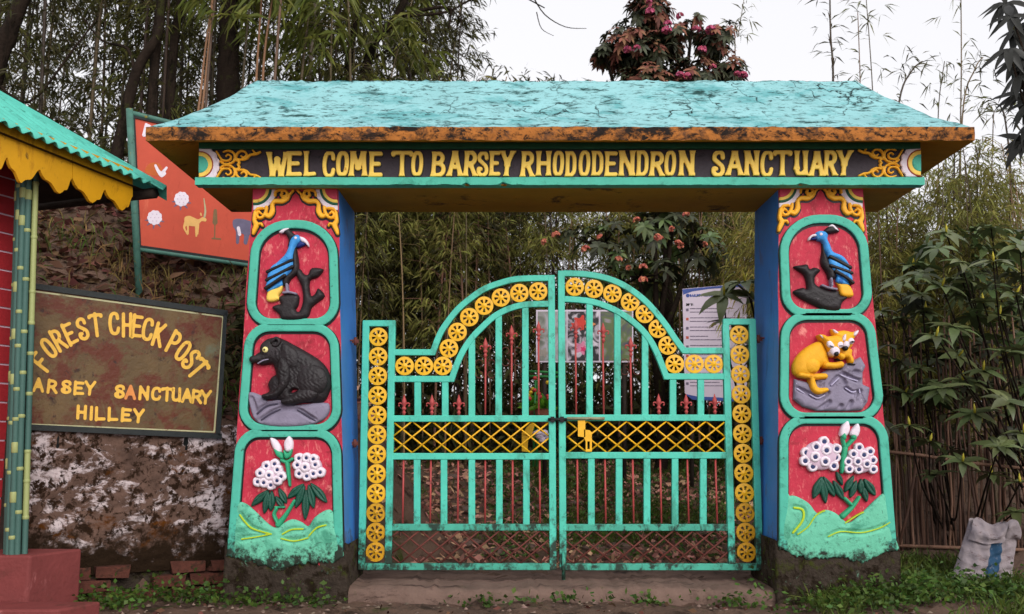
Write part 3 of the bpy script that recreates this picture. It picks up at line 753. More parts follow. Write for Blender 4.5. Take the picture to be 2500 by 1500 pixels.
relief('ear', [(po(t2, [(704,324),(760,345),(796,398),(742,384)]), C_WHT, 0.074, 0.012, 5), (po(t2, [(1030,318),(1000,345),(985,402),(1026,392)]), C_WHT, 0.082, 0.010, 5), (po(t2, [(884,246),(930,268),(956,300),(908,296)]), C_WHT, 0.052, 0.012, 5), (po(t2, [(1214,262),(1160,285),(1144,335),(1190,320)]), C_WHT, 0.052, 0.012, 5)], PP, cats, 1.4)
relief('face_patch', [(po(t2, [(785,420),(830,400),(882,465),(850,492),(800,480)]), C_WHT, 0.086, 0.012, 6), (blob(t2, (952, 452), 42), C_WHT, 0.088, 0.010, 6), (blob(t2, (884, 538), 62), C_WHT, 0.090, 0.020, 10), (blob(t2, (1112, 400), 42), C_WHT, 0.058, 0.012, 6), (blob(t2, (1046, 446), 46), C_WHT, 0.064, 0.016, 8)], PP, cats, 1.4)
relief('nose', [(blob(t2, (892, 572), 32), C_BLK, 0.106, 0.010, 5), (blob(t2, (1034, 496), 30), C_BLK, 0.076, 0.010, 5), (st_(t2, ([(820,470),(868,490)], 7), ([(940,470),(975,468)], 6), ([(1100,412),(1130,418)], 6)), C_BLK, 0.098, 0.003, 2)], PP, cats, 1.2)
relief('claw', [(st_(t2, ([(960,742),(1012,730)], 12), ([(700,876),(790,882)], 12), ([(945,632),(1010,636)], 12), ([(1095,690),(1165,698)], 12)), C_BLK, 0.044, 0.008, 4)], PP, cats, 1.4)

# --- corner ornaments under the lintel
def lotus_corner(parent, cx, cy, side, xlim):
    rad = [(50, C_WHT, .008), (41, C_DGREEN, .012), (35, C_LET, .015), (28, C_PINK, .018)]
    L = []
    for k, (r, m, h) in enumerate(rad):
        def f(q, r=r, k=k):
            e = q - np.array([cx, cy]); rr_ = np.sqrt((e ** 2).sum(-1)); a = np.arctan2(e[..., 1], e[..., 0])
            d = (r + (2.2 * np.abs(np.sin(a * 5)) if k == 0 else 0)) - rr_
            d = np.minimum(d, (q[..., 0] - xlim) * side)
            return np.minimum(d, q[..., 1] - cy + 20)
        L.append((Fn(f, (cx - 54, cy - 20, cx + 54, cy + 54)), m, h, 0.004, 3))
    relief('lotus_corner', L, PP, parent, 1.8)
def scrolls(parent, cxm, dy):
    tz = ZT(0, 0, 1)
    base = ZT(540, 440, 3.906)
    lines = [([(518,150),(528,112),(575,96),(622,110),(632,142),(604,162),(578,150),(584,128)], 13),
             ([(600,175),(645,172),(660,140),(690,105)], [10, 13, 10, 12]), ([(635,185),(585,205),(520,205),(490,235)], [16, 24, 22, 16]),
             ([(490,235),(492,300),(462,348),(420,338)], [18, 26, 22, 12]), ([(438,262),(430,310),(400,356),(362,362),(345,330),(368,310),(385,322)], [16, 16, 15, 14, 12, 11, 10]),
             ([(330,300),(356,278),(400,272)], [10, 16, 14]), ([(326,310),(322,390),(340,430),(322,480),(312,515)], [14, 20, 26, 22, 14]), ([(345,430),(385,420),(398,440)], [16, 13, 10])]
    for sgn in (1, -1):
        ls = []
        for p, r in lines:
            q = base(p); q = np.stack([cxm + (q[:, 0] - 722.5) * sgn, q[:, 1] + dy], 1)
            ls.append((q, r))
        ssh = []; sh2 = []
        for q, r in ls:
            q2 = smooth_pts(q, 4, False) if len(q) > 2 else q
            rad = (np.full(len(q2), r) if np.ndim(r) == 0 else np.interp(np.linspace(0, 1, len(q2)), np.linspace(0, 1, len(r)), r)) / 3.906
            ssh.append((q2, rad)); sh2.append((q2 + np.array([0, 2.0]), rad + 2.6))
        relief('painted_outline', [(Strokes(sh2), C_BLK, 0.0022, 0.0, 3)], PP, parent, 2.0)
        relief('scroll_ornament', [(Strokes(ssh), C_ORN, 0.010, 0.012, 4)], PP, parent, 1.5)
scrolls(pl_l, 722, 0); scrolls(pl_r, 2003, -7)
lotus_corner(pl_l, 624, 462, 1, 619); lotus_corner(pl_l, 822, 462, -1, 825)
lotus_corner(pl_r, 1904, 456, 1, 1901); lotus_corner(pl_r, 2102, 456, -1, 2105)

# --- lintel
xl, xr = P(486, 405, YB)[0], P(2246, 405, YB)[0]
zb, zt = P(1250, 452, YB)[2], P(1250, 355, YB)[2]
zk0, zk1 = P(1250, 436, YB)[2], P(1250, 366, YB)[2]
m = MB(); m.box((xl, YB, zb + .004), (xr, YB + 0.72, zt), 0); m.box((xl + .002, YB + .002, zb), (xr - .002, YB + .718, zb + .004), 1)
lint = m.build('lintel', [C_BAND, C_SOFF], gw)
def wavy_bar(name, x0, x1, y0, y1, z0, z1, m, n=90, amp=0.004, seed=0, chips=()):
    r = np.random.default_rng(seed); V = []; F = []
    for i, x in enumerate(np.linspace(x0, x1, n)):
        a, b = r.normal(0, amp, 2); c = 0
        for cx_, cw, cd in chips:
            c = max(c, cd * math.exp(-((x - cx_) / cw) ** 4))
        V += [(x, y0 + c * .6, z0 + a * .5 + c), (x, y1, z0), (x, y1, z1), (x, y0 + c * .3, z1 + b * .4)]
    for i in range(n - 1):
        for k in range(4): F.append((i*4+k, (i+1)*4+k, (i+1)*4+(k+1) % 4, i*4+(k+1) % 4))
    F += [(0, 1, 2, 3), ((n-1)*4+3, (n-1)*4+2, (n-1)*4+1, (n-1)*4)]
    return link(name, mesh(name, V, F, m), lint)
chips = [(P(x, 445, YB)[0], w / 400, d) for x, w, d in ((1139, 7, .018), (1229, 9, .022), (1000, 10, .006), (965, 8, .005), (1954, 10, .014), (1090, 14, .004), (1270, 12, .004), (665, 8, .006))]
wavy_bar('lower_trim', xl - .012, xr + .012, YB - .028, YB + .05, zb - .006, zk0, C_TEAL, 160, .002, 2, chips)
wavy_bar('upper_trim', xl, xr, YB - .024, YB + .05, zk1, zt + .012, C_DGREEN, 60, .002, 3)

WORDS = [('W',651,704),('E',698,738),('L',741,772),('C',787,820),('O',820,854),('M',852,898),('E',900,934),('T',958,1006),('O',1003,1035),
 ('B',1052,1089),('A',1092,1130),('R',1132,1167),('S',1163,1194),('E',1194,1221),('Y',1221,1256),('R',1271,1306),('H',1307,1347),('O',1348,1378),('D',1379,1408),('O',1411,1442),('D',1443,1474),
 ('E',1474,1507),('N',1509,1551),('D',1552,1584),('R',1585,1623),('O',1620,1651),('N',1655,1697),('S',1735,1770),('A',1771,1814),('N',1815,1853),('C',1854,1887),('T',1888,1930),('U',1937,1972),('A',1974,2012),('R',2009,2044),('Y',2041,2079)]
for i, (ch, a, b) in enumerate(WORDS):
    cy_ = 401.5 + (1.5 if i % 3 == 0 else 0) - 2.0 * (i / 36); h = 60 + (i % 4) * .6
    w = b - a; r = 5.0 if w < 34 else 5.5
    sh = 0.05 if ch in 'ROBYW' else 0.02
    relief('painted_outline', [(glyph(ch, (a + b) / 2 + .5, cy_ + 2.5, w - 3, h, r, 1.0, 0, 2.6, sh), C_BLK, 0.0015, 0, 3)], BP, lint, 2.2)
    relief('letter', [(glyph(ch, (a + b) / 2, cy_, w - 3, h, r, 1.0, 0, 0, sh), C_LET, 0.015, 0.004, 3)], BP, lint, 1.5)
def lintel_end(cx, cy, side, xlim, mx):
    rad = [(47, C_WHT, .010), (34, C_BROWN, .012), (31, C_LET, .014), (21, C_TEAL, .018)]; L = []
    for k, (r, mt, h) in enumerate(rad):
        def f(q, r=r, k=k):
            e = q - np.array([cx, cy]); rr_ = np.sqrt((e ** 2).sum(-1)); a = np.arctan2(e[..., 1], e[..., 0])
            d = (r + (-2.5 + 3.2 * np.abs(np.sin(a * 7.5)) if k == 0 else 0)) - rr_
            d = np.minimum(d, (q[..., 0] - xlim) * side)
            return np.minimum(d, 36.5 - np.abs(q[..., 1] - cy + 3))
        L.append((Fn(f, (cx - 50, cy - 42, cx + 50, cy + 42)), mt, h, 0.006, 4))
    relief('lotus_ornament', L, BP, lint, 1.6)
    tz = ZT(460, 350, 4.948)
    ls = [([(345,105),(372,150),(405,200),(455,218),(505,205),(518,165),(485,142),(458,160)], [10,12,13,13,13,12,10,10]),
          ([(425,112),(490,94),(552,125),(566,185),(540,235),(480,258),(420,250),(388,225)], [8,14,15,15,14,13,12,10]),
          ([(580,215),(588,140),(640,98),(690,112),(706,150),(672,178),(642,160)], [12,14,14,13,12,11,10]),
          ([(610,195),(660,204),(710,184),(752,146),(810,138),(870,112)], [10,15,16,15,15,13]), ([(782,92),(806,118)], 10), ([(598,205),(618,240),(600,265)], [13,16,13])]
    for ver in (1, -1):
        ss = []; so = []
        for p, r in ls:
            q = np.asarray(p, float)
            if ver < 0: q = np.stack([q[:, 0], 530 - q[:, 1]], 1)
            q = tz(q)
            if mx is not None: q = np.stack([mx - q[:, 0], q[:, 1] - 4.0], 1)
            q2 = smooth_pts(q, 4, False) if len(q) > 2 else q
            rad_ = (np.full(len(q2), r) if np.ndim(r) == 0 else np.interp(np.linspace(0, 1, len(q2)), np.linspace(0, 1, len(r)), r)) / 4.948
            ss.append((q2, rad_)); so.append((q2 + np.array([0, 1.5]), rad_ + 2.2))
        relief('painted_outline', [(Strokes(so), C_BLK, 0.0022, 0, 3)], BP, lint, 2.0)
        relief('scroll_ornament', [(Strokes(ss), C_ORN, 0.009, 0.010, 3)], BP, lint, 1.4)
lintel_end(490, 404, 1, 487, None)
lintel_end(2244, 400, -1, 2246, 2732)

# --- roof: thick hipped cement slab with flared eaves
ex0, ex1 = P(357, 313, YE)[0], P(2378, 312, YE)[0]
ze1, ze0 = P(1367, 313, YE)[2], P(1367, 343, YE)[2]
YR = YB + .36; Ybk = YR + (YR - YE)
rx0, rx1 = P(628, 195, YR)[0], P(2087, 194, YR)[0]
zr = P(1367, 196, YR)[2]
r = np.random.default_rng(8)
def roof_side(y_e, flip):
    nu, nv = 16, 150; V = []
    for j in range(nu):
        u = j / (nu - 1); hgt = 0.72 * u + 0.28 * u * u
        if u > .93: hgt -= (u - .93) * .25
        for i in range(nv):
            v = i / (nv - 1)
            xa = ex0 + (rx0 - ex0) * u; xb = ex1 + (rx1 - ex1) * u
            e = 0.006 * wob(v * 30, u * 6) + 0.003 * r.standard_normal()
            V.append((xa + (xb - xa) * v, y_e + (YR - y_e) * u, ze1 + (zr - ze1) * hgt + e * (0 if j in (0,) else 1)))
    return V, nu, nv
mV, nu, nv = roof_side(YE, False)
F = [(j*nv+i, j*nv+i+1, (j+1)*nv+i+1, (j+1)*nv+i) for j in range(nu-1) for i in range(nv-1)]
bV, _, _ = roof_side(Ybk, True); off = len(mV)
F += [(off+j*nv+i, off+(j+1)*nv+i, off+(j+1)*nv+i+1, off+j*nv+i+1) for j in range(nu-1) for i in range(nv-1)]
for i in (0, nv - 1):
    for j in range(nu - 1):
        a, b = j*nv+i, (j+1)*nv+i
        q = (a, b, off+b, off+a)
        F.append(q if i == 0 else q[::-1])
roof = link('roof', mesh('roof', mV + bV, F, C_ROOF, None, True), gw)
# fascia ring and soffit
n = 120; V = []; F = []
for i, x in enumerate(np.linspace(ex0, ex1, n)):
    V += [(x, YE - .006 + .0015 * r.standard_normal(), ze1 + .005 + .0015 * r.standard_normal()), (x, YE - .007, (ze0 + ze1) / 2), (x, YE + .0015 * r.standard_normal(), ze0 + .002 * r.standard_normal())]
for i in range(n - 1):
    for k in range(2): F.append((i*3+k, i*3+k+1, (i+1)*3+k+1, (i+1)*3+k))
b0 = len(V)
V += [(ex0, YE, ze1), (ex0, YE, ze0), (ex0, Ybk, ze1), (ex0, Ybk, ze0), (ex1, YE, ze1), (ex1, YE, ze0), (ex1, Ybk, ze1), (ex1, Ybk, ze0)]
F += [(b0, b0+2, b0+3, b0+1), (b0+4, b0+5, b0+7, b0+6), (b0+2, b0+6, b0+7, b0+3)]
link('fascia', mesh('fascia', V, F, C_FASC), roof)
V = [(ex0, YE + .002, ze0 + .002), (ex1, YE + .002, ze0 + .002), (ex1, Ybk, ze0 + .002), (ex0, Ybk, ze0 + .002),
     (xl - .01, YB - .01, zt + .016), (xr + .01, YB - .01, zt + .016), (xr + .01, YB + .73, zt + .016), (xl - .01, YB + .73, zt + .016)]
F = [(0, 4, 5, 1), (1, 5, 6, 2), (2, 6, 7, 3), (3, 7, 4, 0), (4, 7, 6, 5)]
link('soffit', mesh('soffit', V, [f[::-1] for f in F], C_SOFF), roof)

# ------------------------------------------------------------------ the two gate leaves
YG = 6.36
GP = FP(YG)
def G(x, y): return GP.hit((x, y))
U = YG / FPX                               # metres for one photograph pixel at the gate
def wheel_mesh(name, mt, seed):
    """round medallion: rim, seven spokes and hub cut from one plate"""
    rr_ = random.Random(seed); n = 7; R = 22.8 * U; ri = 16.2 * U; rh = 7.2 * U; t = 0.007
    V = []; F = []
    def ring(rad, y): 
        b = len(V)
        for k in range(n * 4): 
            a = 2 * math.pi * k / (n * 4); V.append((rad * math.cos(a), y, rad * math.sin(a)))
        return b
    N4 = n * 4
    o_f, i_f, h_f = ring(R, -t), ring(ri, -t * 1.2), ring(rh, -t * 1.3)
    o_b, i_b, h_b = ring(R, t), ring(ri, t), ring(rh, t)
    c = len(V); V.append((0, -t * 2.4, 0)); cb = len(V); V.append((0, t, 0))
    for k in range(N4):
        k2 = (k + 1) % N4
        F.append((o_f+k, i_f+k, i_f+k2, o_f+k2)); F.append((o_b+k, o_b+k2, i_b+k2, i_b+k)); F.append((o_f+k, o_f+k2, o_b+k2, o_b+k))
        F.append((h_f+k, c, h_f+k2)); F.append((h_b+k, h_b+k2, cb))
        if k % 4 < 2:                      # spoke between hub and rim (narrow towards the hub by the ring spacing)
            F.append((i_f+k, h_f+k, h_f+k2, i_f+k2)); F.append((i_b+k, i_b+k2, h_b+k2, h_b+k))
            if k % 4 == 0: F.append((i_f+k, i_b+k, h_b+k, h_f+k))
            if k % 4 == 1: F.append((i_f+k2, h_f+k2, h_b+k2, i_b+k2))
        else:
            F.append((i_f+k, i_b+k, i_b+k2, i_f+k2)); F.append((h_f+k, h_f+k2, h_b+k2, h_b+k))
    me = mesh(name, V, F, mt)
    return me
WH = wheel_mesh('medallion', C_YEL, 1); WHL = wheel_mesh('medallion', C_YEL_LOW, 2)
def spear_mesh():
    m = MB(); s = U
    prof = [(0, 3.2), (4, 3.6), (6, 5.2), (9, 3.2), (12, 3.0), (14, 5.5), (17, 6.2), (19, 3.6), (21, 3.4), (26, 5.6), (31, 6.4), (37, 5.0), (43, 2.6), (50, 0.4)]
    m.tube([(0, 0, z * s) for z, _ in prof], [q * s for _, q in prof], 8)
    for sg in (-1, 1):
        m.tube(smooth_pts([(sg * 2 * s, 0, 24 * s), (sg * 8 * s, 0, 29 * s), (sg * 12.5 * s, 0, 28 * s), (sg * 13 * s, 0, 23 * s), (sg * 10.5 * s, 0, 22 * s)], 3, False), 1.9 * s, 5)
    return mesh('spear_head', np.vstack(m.V), m.F, C_SPEAR, m.mi, m.sm)
SPH = spear_mesh()
rod_m = {}
def rod(parent, x0, y0, y1, rr_=2.4, name='spear_rod', mt=None):
    a, b = G(x0, y0), G(x0, y1)
    m = MB(); xm = (a[0] + b[0]) / 2
    m.tube([(xm, YG + .004, a[2]), (xm, YG + .004, b[2])], rr_ * U, 6)
    return m.build(name, mt or C_SPEAR, parent)
def leaf_part(parent, name, pts, w, d=0.042, mt=None, dy=0.0):
    m = MB(); p = [G(*q) + np.array([0, dy, 0]) for q in pts]
    if len(p) == 2: m.beam(p[0], p[1], w * U, d)
    else: m.strip(p, w * U, d)
    o = m.build(name, mt or C_GATE, parent)
    bv = o.modifiers.new('edge', 'BEVEL'); bv.width = 0.004; bv.segments = 2; bv.limit_method = 'ANGLE'
    return o
def lattice(parent, name, x0, x1, y0, y1, per, phase, rr_, mt):
    Hh = y1 - y0
    for sg in (1, -1):
        k = -3
        while x0 + phase + k * per < x1 + 2 * per:
            xt = x0 + phase + k * per; xb = xt + sg * 2 * per
            t0, t1 = 0.0, 1.0
            for lim, s in ((x0, 1), (x1, -1)):
                a, b = (xt - lim) * s, (xb - lim) * s
                if a < 0 and b < 0: t0, t1 = 1, 0; break
                if a < 0: t0 = max(t0, a / (a - b))
                if b < 0: t1 = min(t1, a / (a - b))
            if t1 - t0 > 0.06:
                p, q = G(xt + (xb - xt) * t0, y0 + Hh * t0), G(xt + (xb - xt) * t1, y0 + Hh * t1)
                m = MB(); dyy = 0.004 * sg
                m.tube([p + np.array([0, dyy, 0]), q + np.array([0, dyy, 0])], rr_ * U, 5)
                m.build(name, mt, parent)
            k += 1
def gate_leaf(L, label):
    root = thing('gate_leaf', (L['base'][0], YG, 0.12), label, 'gate', 'leaves of the entrance gate')
    pr = root
    for nm, p in L['stiles']:
        leaf_part(pr, nm, p, 16.5)
    leaf_part(pr, 'cap_rail', L['cap'], 15, dy=.001)
    leaf_part(pr, 'outer_arch', L['outer'], 15, dy=.0015)
    leaf_part(pr, 'inner_arch', L['inner'], 15, dy=.002)
    for (a, b, y, mt) in L['rails']:
        leaf_part(pr, 'rail', [(a, y), (b, y)], 15.5, mt=mt, dy=.0025)
    for x, y0, y1 in L['bars']:
        leaf_part(pr, 'bar', [(x, y0), (x, y1)], 16, .034, dy=.003)
    for x, y0, y1 in L['lowbars']:
        leaf_part(pr, 'bar', [(x, y0), (x, y1)], 16, .034, dy=.003)
    for x, tip in L['spears']:
        o = link('spear_head', SPH); 
        p = G(x, tip + 50); o.location = (p[0], YG + .004, p[2]); setpar(o, pr)
        if tip < 930: rod(pr, x, tip + 48, 1012)
    for x in L['rods']:
        rod(pr, x, 1122, 1278)
    for x, y, s in L['scrolls']:
        m = MB(); a = np.linspace(-.5, 1.5 * math.pi, 14)
        for sg in (-1, 1):
            c = G(x + sg * 14, y)
            m.tube([(c[0] + sg * 11 * U * math.cos(t) * (1 - .03 * i), YG + .004, c[2] + 11 * U * math.sin(t) * s * (1 - .03 * i)) for i, t in enumerate(a)], 1.0 * U, 4)
        m.build('scrollwork', C_RUST, pr)
    for i, (x, y) in enumerate(L['wheels']):
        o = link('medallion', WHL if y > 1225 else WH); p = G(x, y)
        o.location = (p[0], YG, p[2]); o.rotation_euler = (0, (i * 1.37) % 6.28, 0); setpar(o, pr)
    x0, x1 = L['lat']
    lattice(pr, 'lattice_bar', x0, x1, 1029, 1106, 48.2, L['ph'], 2.2, C_YEL)
    lattice(pr, 'mesh_bar', x0 - 4, x1 + 4, 1295, 1376, 49, 20, 2.3, C_RUST)
    for x, y in L['hinges']:
        m = MB(); p = G(x, y); sg = L['hs']
        m.tube([p + np.array([0, 0, -.026]), p + np.array([0, 0, .026])], .011, 8)
        m.box(p + np.array([-.022, -.006, -.012]), p + np.array([.022, .006, .012]))
        m.tube([p + np.array([-.01 * sg, 0, .004]), p + np.array([-.045 * sg, -.03, .004])], .006, 6)
        m.build('hinge', C_RUST, pr)
    return root
colL = [(924 - 7 * k / 11, 823 + k * 47.7) for k in range(12)]
left = gate_leaf(dict(base=G(1110, 1390),
  stiles=[('hinge_stile', [(894.5, 784), (883.5, 1391)]), ('stile', [(958, 797), (948, 1377)]), ('meeting_stile', [(1346, 673), (1350, 1391)])],
  cap=[(887, 790.5), (966, 790.5)],
  outer=[(960, 861), (1057, 861)] + [tuple(v) for v in smooth_pts([(1057, 861), (1073, 819), (1090, 791), (1118, 756), (1151, 728), (1184, 706), (1225, 691), (1266, 682), (1340, 680)], 3, False)[1:]],
  inner=[(960, 926), (1103, 926)] + [tuple(v) for v in smooth_pts([(1103, 926), (1116, 889), (1131, 857), (1152, 826), (1178, 799), (1206, 774), (1242, 755), (1282, 745), (1340, 743)], 3, False)[1:]],
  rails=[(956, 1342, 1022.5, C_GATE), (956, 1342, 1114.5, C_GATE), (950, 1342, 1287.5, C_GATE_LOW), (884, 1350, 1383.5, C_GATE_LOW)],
  bars=[(1020, 932, 1016), (1087, 932, 1016), (1152, 828, 1018), (1217.5, 768, 1018), (1282.5, 746, 1018)],
  lowbars=[(1018.5, 1121, 1281), (1084, 1121, 1281), (1152, 1121, 1281), (1219, 1121, 1281), (1285, 1121, 1281)],
  spears=[(986, 964), (1054, 964), (1120, 964), (1185, 824), (1249, 793), (1315, 783)],
  rods=[984, 1051, 1118, 1184.5, 1251.5, 1318], scrolls=[(1185, 888, 1), (1185, 914, -1), (1249, 858, 1), (1249, 884, -1)],
  wheels=colL + [(988, 894), (1035, 894), (1081, 894), (1096, 851), (1117, 811), (1146, 775), (1182, 747), (1223, 727), (1268, 716), (1314, 712)],
  lat=(960, 1340), ph=46, hinges=[(868, 834), (866, 1083), (860, 1336)], hs=1),
  'left teal iron gate leaf with yellow wheel medallions, hung from the bear pillar')
colR = [(1804 + 18 * k / 11, 818 + k * 48.2) for k in range(12)]
right = gate_leaf(dict(base=G(1615, 1390),
  stiles=[('meeting_stile', [(1370, 662), (1374.5, 1391)]), ('stile', [(1770.5, 793), (1786, 1377)]), ('hinge_stile', [(1835.5, 780), (1854, 1391)])],
  cap=[(1764, 786.5), (1842, 786.5)],
  outer=[tuple(v) for v in smooth_pts([(1376, 668.5), (1422, 670), (1468, 677), (1509, 691), (1545, 712), (1578, 739), (1605, 769), (1628, 799), (1648, 829), (1669, 857)], 3, False)] + [(1766, 857)],
  inner=[tuple(v) for v in smooth_pts([(1378, 731), (1430, 735), (1470, 745), (1512, 764), (1549, 790), (1577, 818), (1601, 857), (1626, 920)], 3, False)] + [(1766, 920)],
  rails=[(1378, 1776, 1020.5, C_GATE), (1378, 1778, 1112, C_GATE), (1378, 1782, 1288, C_GATE_LOW), (1372, 1854, 1384, C_GATE_LOW)],
  bars=[(1439, 738, 1014), (1507, 764, 1014), (1574.5, 818, 1014), (1642.5, 926, 1014), (1710.5, 926, 1014)],
  lowbars=[(1443.5, 1119, 1281), (1511, 1119, 1281), (1579, 1119, 1281), (1647.5, 1119, 1281), (1716.5, 1119, 1281)],
  spears=[(1406, 778), (1473, 787), (1540.5, 822), (1609, 962), (1676, 962), (1746, 962)],
  rods=[1410, 1478, 1546, 1613.5, 1680, 1749], scrolls=[(1540.5, 886, 1), (1540.5, 906, -1)],
  wheels=colR + [(1647, 889), (1695, 889), (1742, 889), (1630, 844), (1606, 803), (1574, 767), (1538, 738), (1495, 717), (1450, 706), (1403, 701)],
  lat=(1384, 1772), ph=50, hinges=[(1852, 828), (1858, 1076), (1864, 1332)], hs=-1),
  'right teal iron gate leaf with yellow latch plate, hung from the golden animal pillar')
# latch, sliding bolt, drop bolt
def Lp(*pts, Y=YG - .03): return [FP(Y).hit(p) for p in pts]
m = MB(); nb = np.array([0, -1.0, 0])
m.prism(Lp((1411, 1027), (1411, 1066), (1429, 1068), (1429, 1053), (1429, 1027)), nb, .006)
m.prism(Lp((1426, 1049), (1426, 1070), (1430, 1078), (1430, 1102), (1434, 1102), (1434, 1078), (1440, 1078), (1440, 1102), (1445, 1102), (1445, 1056), (1440, 1051)), nb, .005)
m.prism(Lp((1430, 1097), (1430, 1103), (1445, 1103), (1445, 1097), Y=YG - .033), nb, .006)
m.build('latch_plate', C_YEL, right)
m = MB()
p, q = FP(YG - .035).hit((1338, 1024.5)), FP(YG - .035).hit((1384, 1024.5)); m.tube([p, q], .010, 8)
for x in (1349, 1372): c = FP(YG - .032).hit((x, 1024.5)); m.box(c + np.array([-.012, -.012, -.018]), c + np.array([.012, .012, .018]))
m.build('bolt_staple', C_BLK, right)
m = MB(); m.tube([FP(YG - .035).hit((1384, 1022)), FP(YG - .035).hit((1476, 1022))], .009, 8); m.build('sliding_bolt', mat('bolt_steel', (150, 150, 120), .5, .2, 20, .1, 60, dirt=((110, 70, 40), .4, 30, (1, 1, 1))), right)
m = MB(); m.tube([FP(YG - .03).hit((1376, 1350)), FP(YG - .03).hit((1376, 1416))], .012, 8); m.build('drop_bolt', C_GATE_LOW, right)

# ------------------------------------------------------------------ old retaining wall on the left
C_PLAST = mat('peeling_plaster', (98, 76, 66), 0.95, 0.4, 9, 0.8, 24, dirt=((200, 184, 184), 0.57, 5, (1, 1, 1.6)), dirt2=((42, 28, 18), 0.60, 20, (1, 1, .9)), dirt3=((84, 46, 10), 0.34, 3.4, (1, 1, 1)), spec=.1, soft=.07, low=((40, 28, 18), .2, .62, 8))
C_BRICK = mat('old_brick', (84, 46, 36), 0.9, 0.35, 9, 0.6, 30, dirt=((44, 30, 20), 0.45, 10, (1, 1, 1)), dirt2=((62, 70, 24), 0.22, 12, (1, 1, 1)))
wallP = Plane((WB[0], WB[1], 0), (0.515, -0.857, 0))
def along(s, u, z):            # point at s along the wall line, u behind it
    p = WB + WD * s + WN * u
    return (p[0], p[1], z)
wl_ = thing('retaining_wall', along(-0.6, 0.1, 0), 'old brick retaining wall with peeling white plaster and moss under the check post sign', 'wall')
r = np.random.default_rng(21)
n, k = 70, 40; V = []; F = []
for i in range(n):
    s = -2.3 + 2.72 * i / (n - 1)
    for j in range(k):
        t = j / (k - 1); z = 0.16 + 0.90 * t
        e = 0.014 * wob(s * 4, z * 5) + 0.006 * r.standard_normal() + (0.03 * (1 - t / .12) if t < .12 else 0) * (0.5 + .5 * wob(s * 6, 1))
        zz = z + (0.02 * wob(s * 5, 2) + .008 * r.standard_normal() if j == k - 1 else 0)
        V.append(along(s, 0.02 + e, zz))
for i in range(n - 1):
    for j in range(k - 1): F.append((i*k+j, (i+1)*k+j, (i+1)*k+j+1, i*k+j+1))
b0 = len(V)
for i in range(n): V.append(along(-2.3 + 2.72 * i / (n - 1), 0.28, 1.04))
for i in range(n - 1): F.append((i*k+k-1, (i+1)*k+k-1, b0+i+1, b0+i))
pw = link('plaster_face', mesh('plaster_face', V, F, C_PLAST, None, True), wl_)
m = MB(); m.prism([along(-2.3, .07, -.2), along(.42, .07, -.2), along(.42, .07, .22), along(-2.3, .07, .22)], np.array([0.515, -0.857, 0]), .2); m.build('mortar_core', C_CONC, wl_)
def brick_mesh(seed, l=.2, h=.065, d=.1):
    rr_ = np.random.default_rng(seed)
    V = np.array([(x, y, z) for x in (-l/2, l/2) for y in (-d/2, d/2) for z in (-h/2, h/2)]) + rr_.normal(0, .006, (8, 3))
    return mesh('brick', V, [(0,1,3,2),(4,6,7,5),(0,4,5,1),(2,3,7,6),(0,2,6,4),(1,5,7,3)], C_BRICK)
BR = [brick_mesh(i) for i in range(4)]
ang = math.atan2(WD[1], WD[0])
for row in range(3):
    for c in range(10):
        s = -1.95 + c * .225 + (row % 2) * .11
        if (row * 7 + c * 3) % 5 == 0: continue
        o = link('brick', BR[(row + c) % 4]); o.location = along(s, 0.055 - .012 * ((c * 5 + row) % 3), 0.0 + row * .078 + .02)
        o.rotation_euler = (0, 0, ang + .03 * math.sin(c * 9 + row)); setpar(o, wl_)

# ------------------------------------------------------------------ check post sign
C_RUSTP = mat('rusted_olive_plate', (96, 74, 44), 0.55, 0.3, 5, 0.25, 40, dirt=((100, 106, 84), 0.30, 5, (1, 1, .6)), dirt2=((92, 40, 20), 0.66, 5.5, (1, 1, 1)), dirt3=((44, 20, 12), 0.34, 14, (1, 1, .8)), spec=0.3)
C_SIGNY = mat('sign_yellow_paint', (232, 180, 70), 0.55, 0.12, 20, 0.1, 50, dirt=((140, 80, 40), 0.22, 20, (1, 1, 1)))
C_SIGNO = mat('sign_orange_paint', (222, 138, 70), 0.55, 0.12, 20, 0.1, 50)
C_DKFR = mat('dark_sign_frame', (34, 38, 38), 0.6, 0.2, 12, 0.2, 50)
sg = thing('check_post_sign', along(-.55, 0, 1.05), 'rusty olive metal sign reading FOREST CHECK POST standing on the plastered wall', 'sign')
SP = Plane(along(0, -.012, 1.0), (0.515, -0.857, 0.02))
sn = SP.n
def quad(pl, px, t, name, mt, parent, h=0.0):
    m = MB(); m.prism([pl.hit(p, h) for p in px], pl.n, t); return m.build(name, mt, parent)
quad(SP, [(30, 696), (22, 1036), (526, 1060), (549, 767)], .012, 'panel', C_RUSTP, sg)
for px in ([(24, 684), (24, 698), (555, 772), (555, 759)], [(22, 1034), (20, 1048), (540, 1072), (541, 1059)], [(545, 766), (526, 1060), (537, 1066), (554, 758)], [(22, 682), (14, 1046), (24, 1046), (32, 690)]):
    quad(SP, px, .03, 'frame', C_DKFR, sg, .012)
bl_ = Strokes([([(35, 705), (545, 774)], 2.0), ([(545, 774), (523, 1054)], 2.0), ([(523, 1055), (26, 1034)], 1.6)])
relief('border_line', [(bl_, mat('border_cream_paint', (176, 172, 132), .6, .2, 15, .1, 50, dirt=((90, 50, 30), .3, 12, (1, 1, 1))), .0015, 0, 2)], SP, sg, 1.8)
sgm = ZT(0, 660, 3.373)
arc = [('F',335,755,52),('O',400,640,38),('R',478,572,31),('E',570,525,25),('S',678,485,17),('T',790,450,7),('C',938,440,4),('H',1046,452,0),('E',1125,462,-6),('C',1215,487,-8),('K',1308,532,-16),('P',1432,592,-27),('O',1508,664,-36),('S',1572,735,-44),('T',1632,812,-50)]
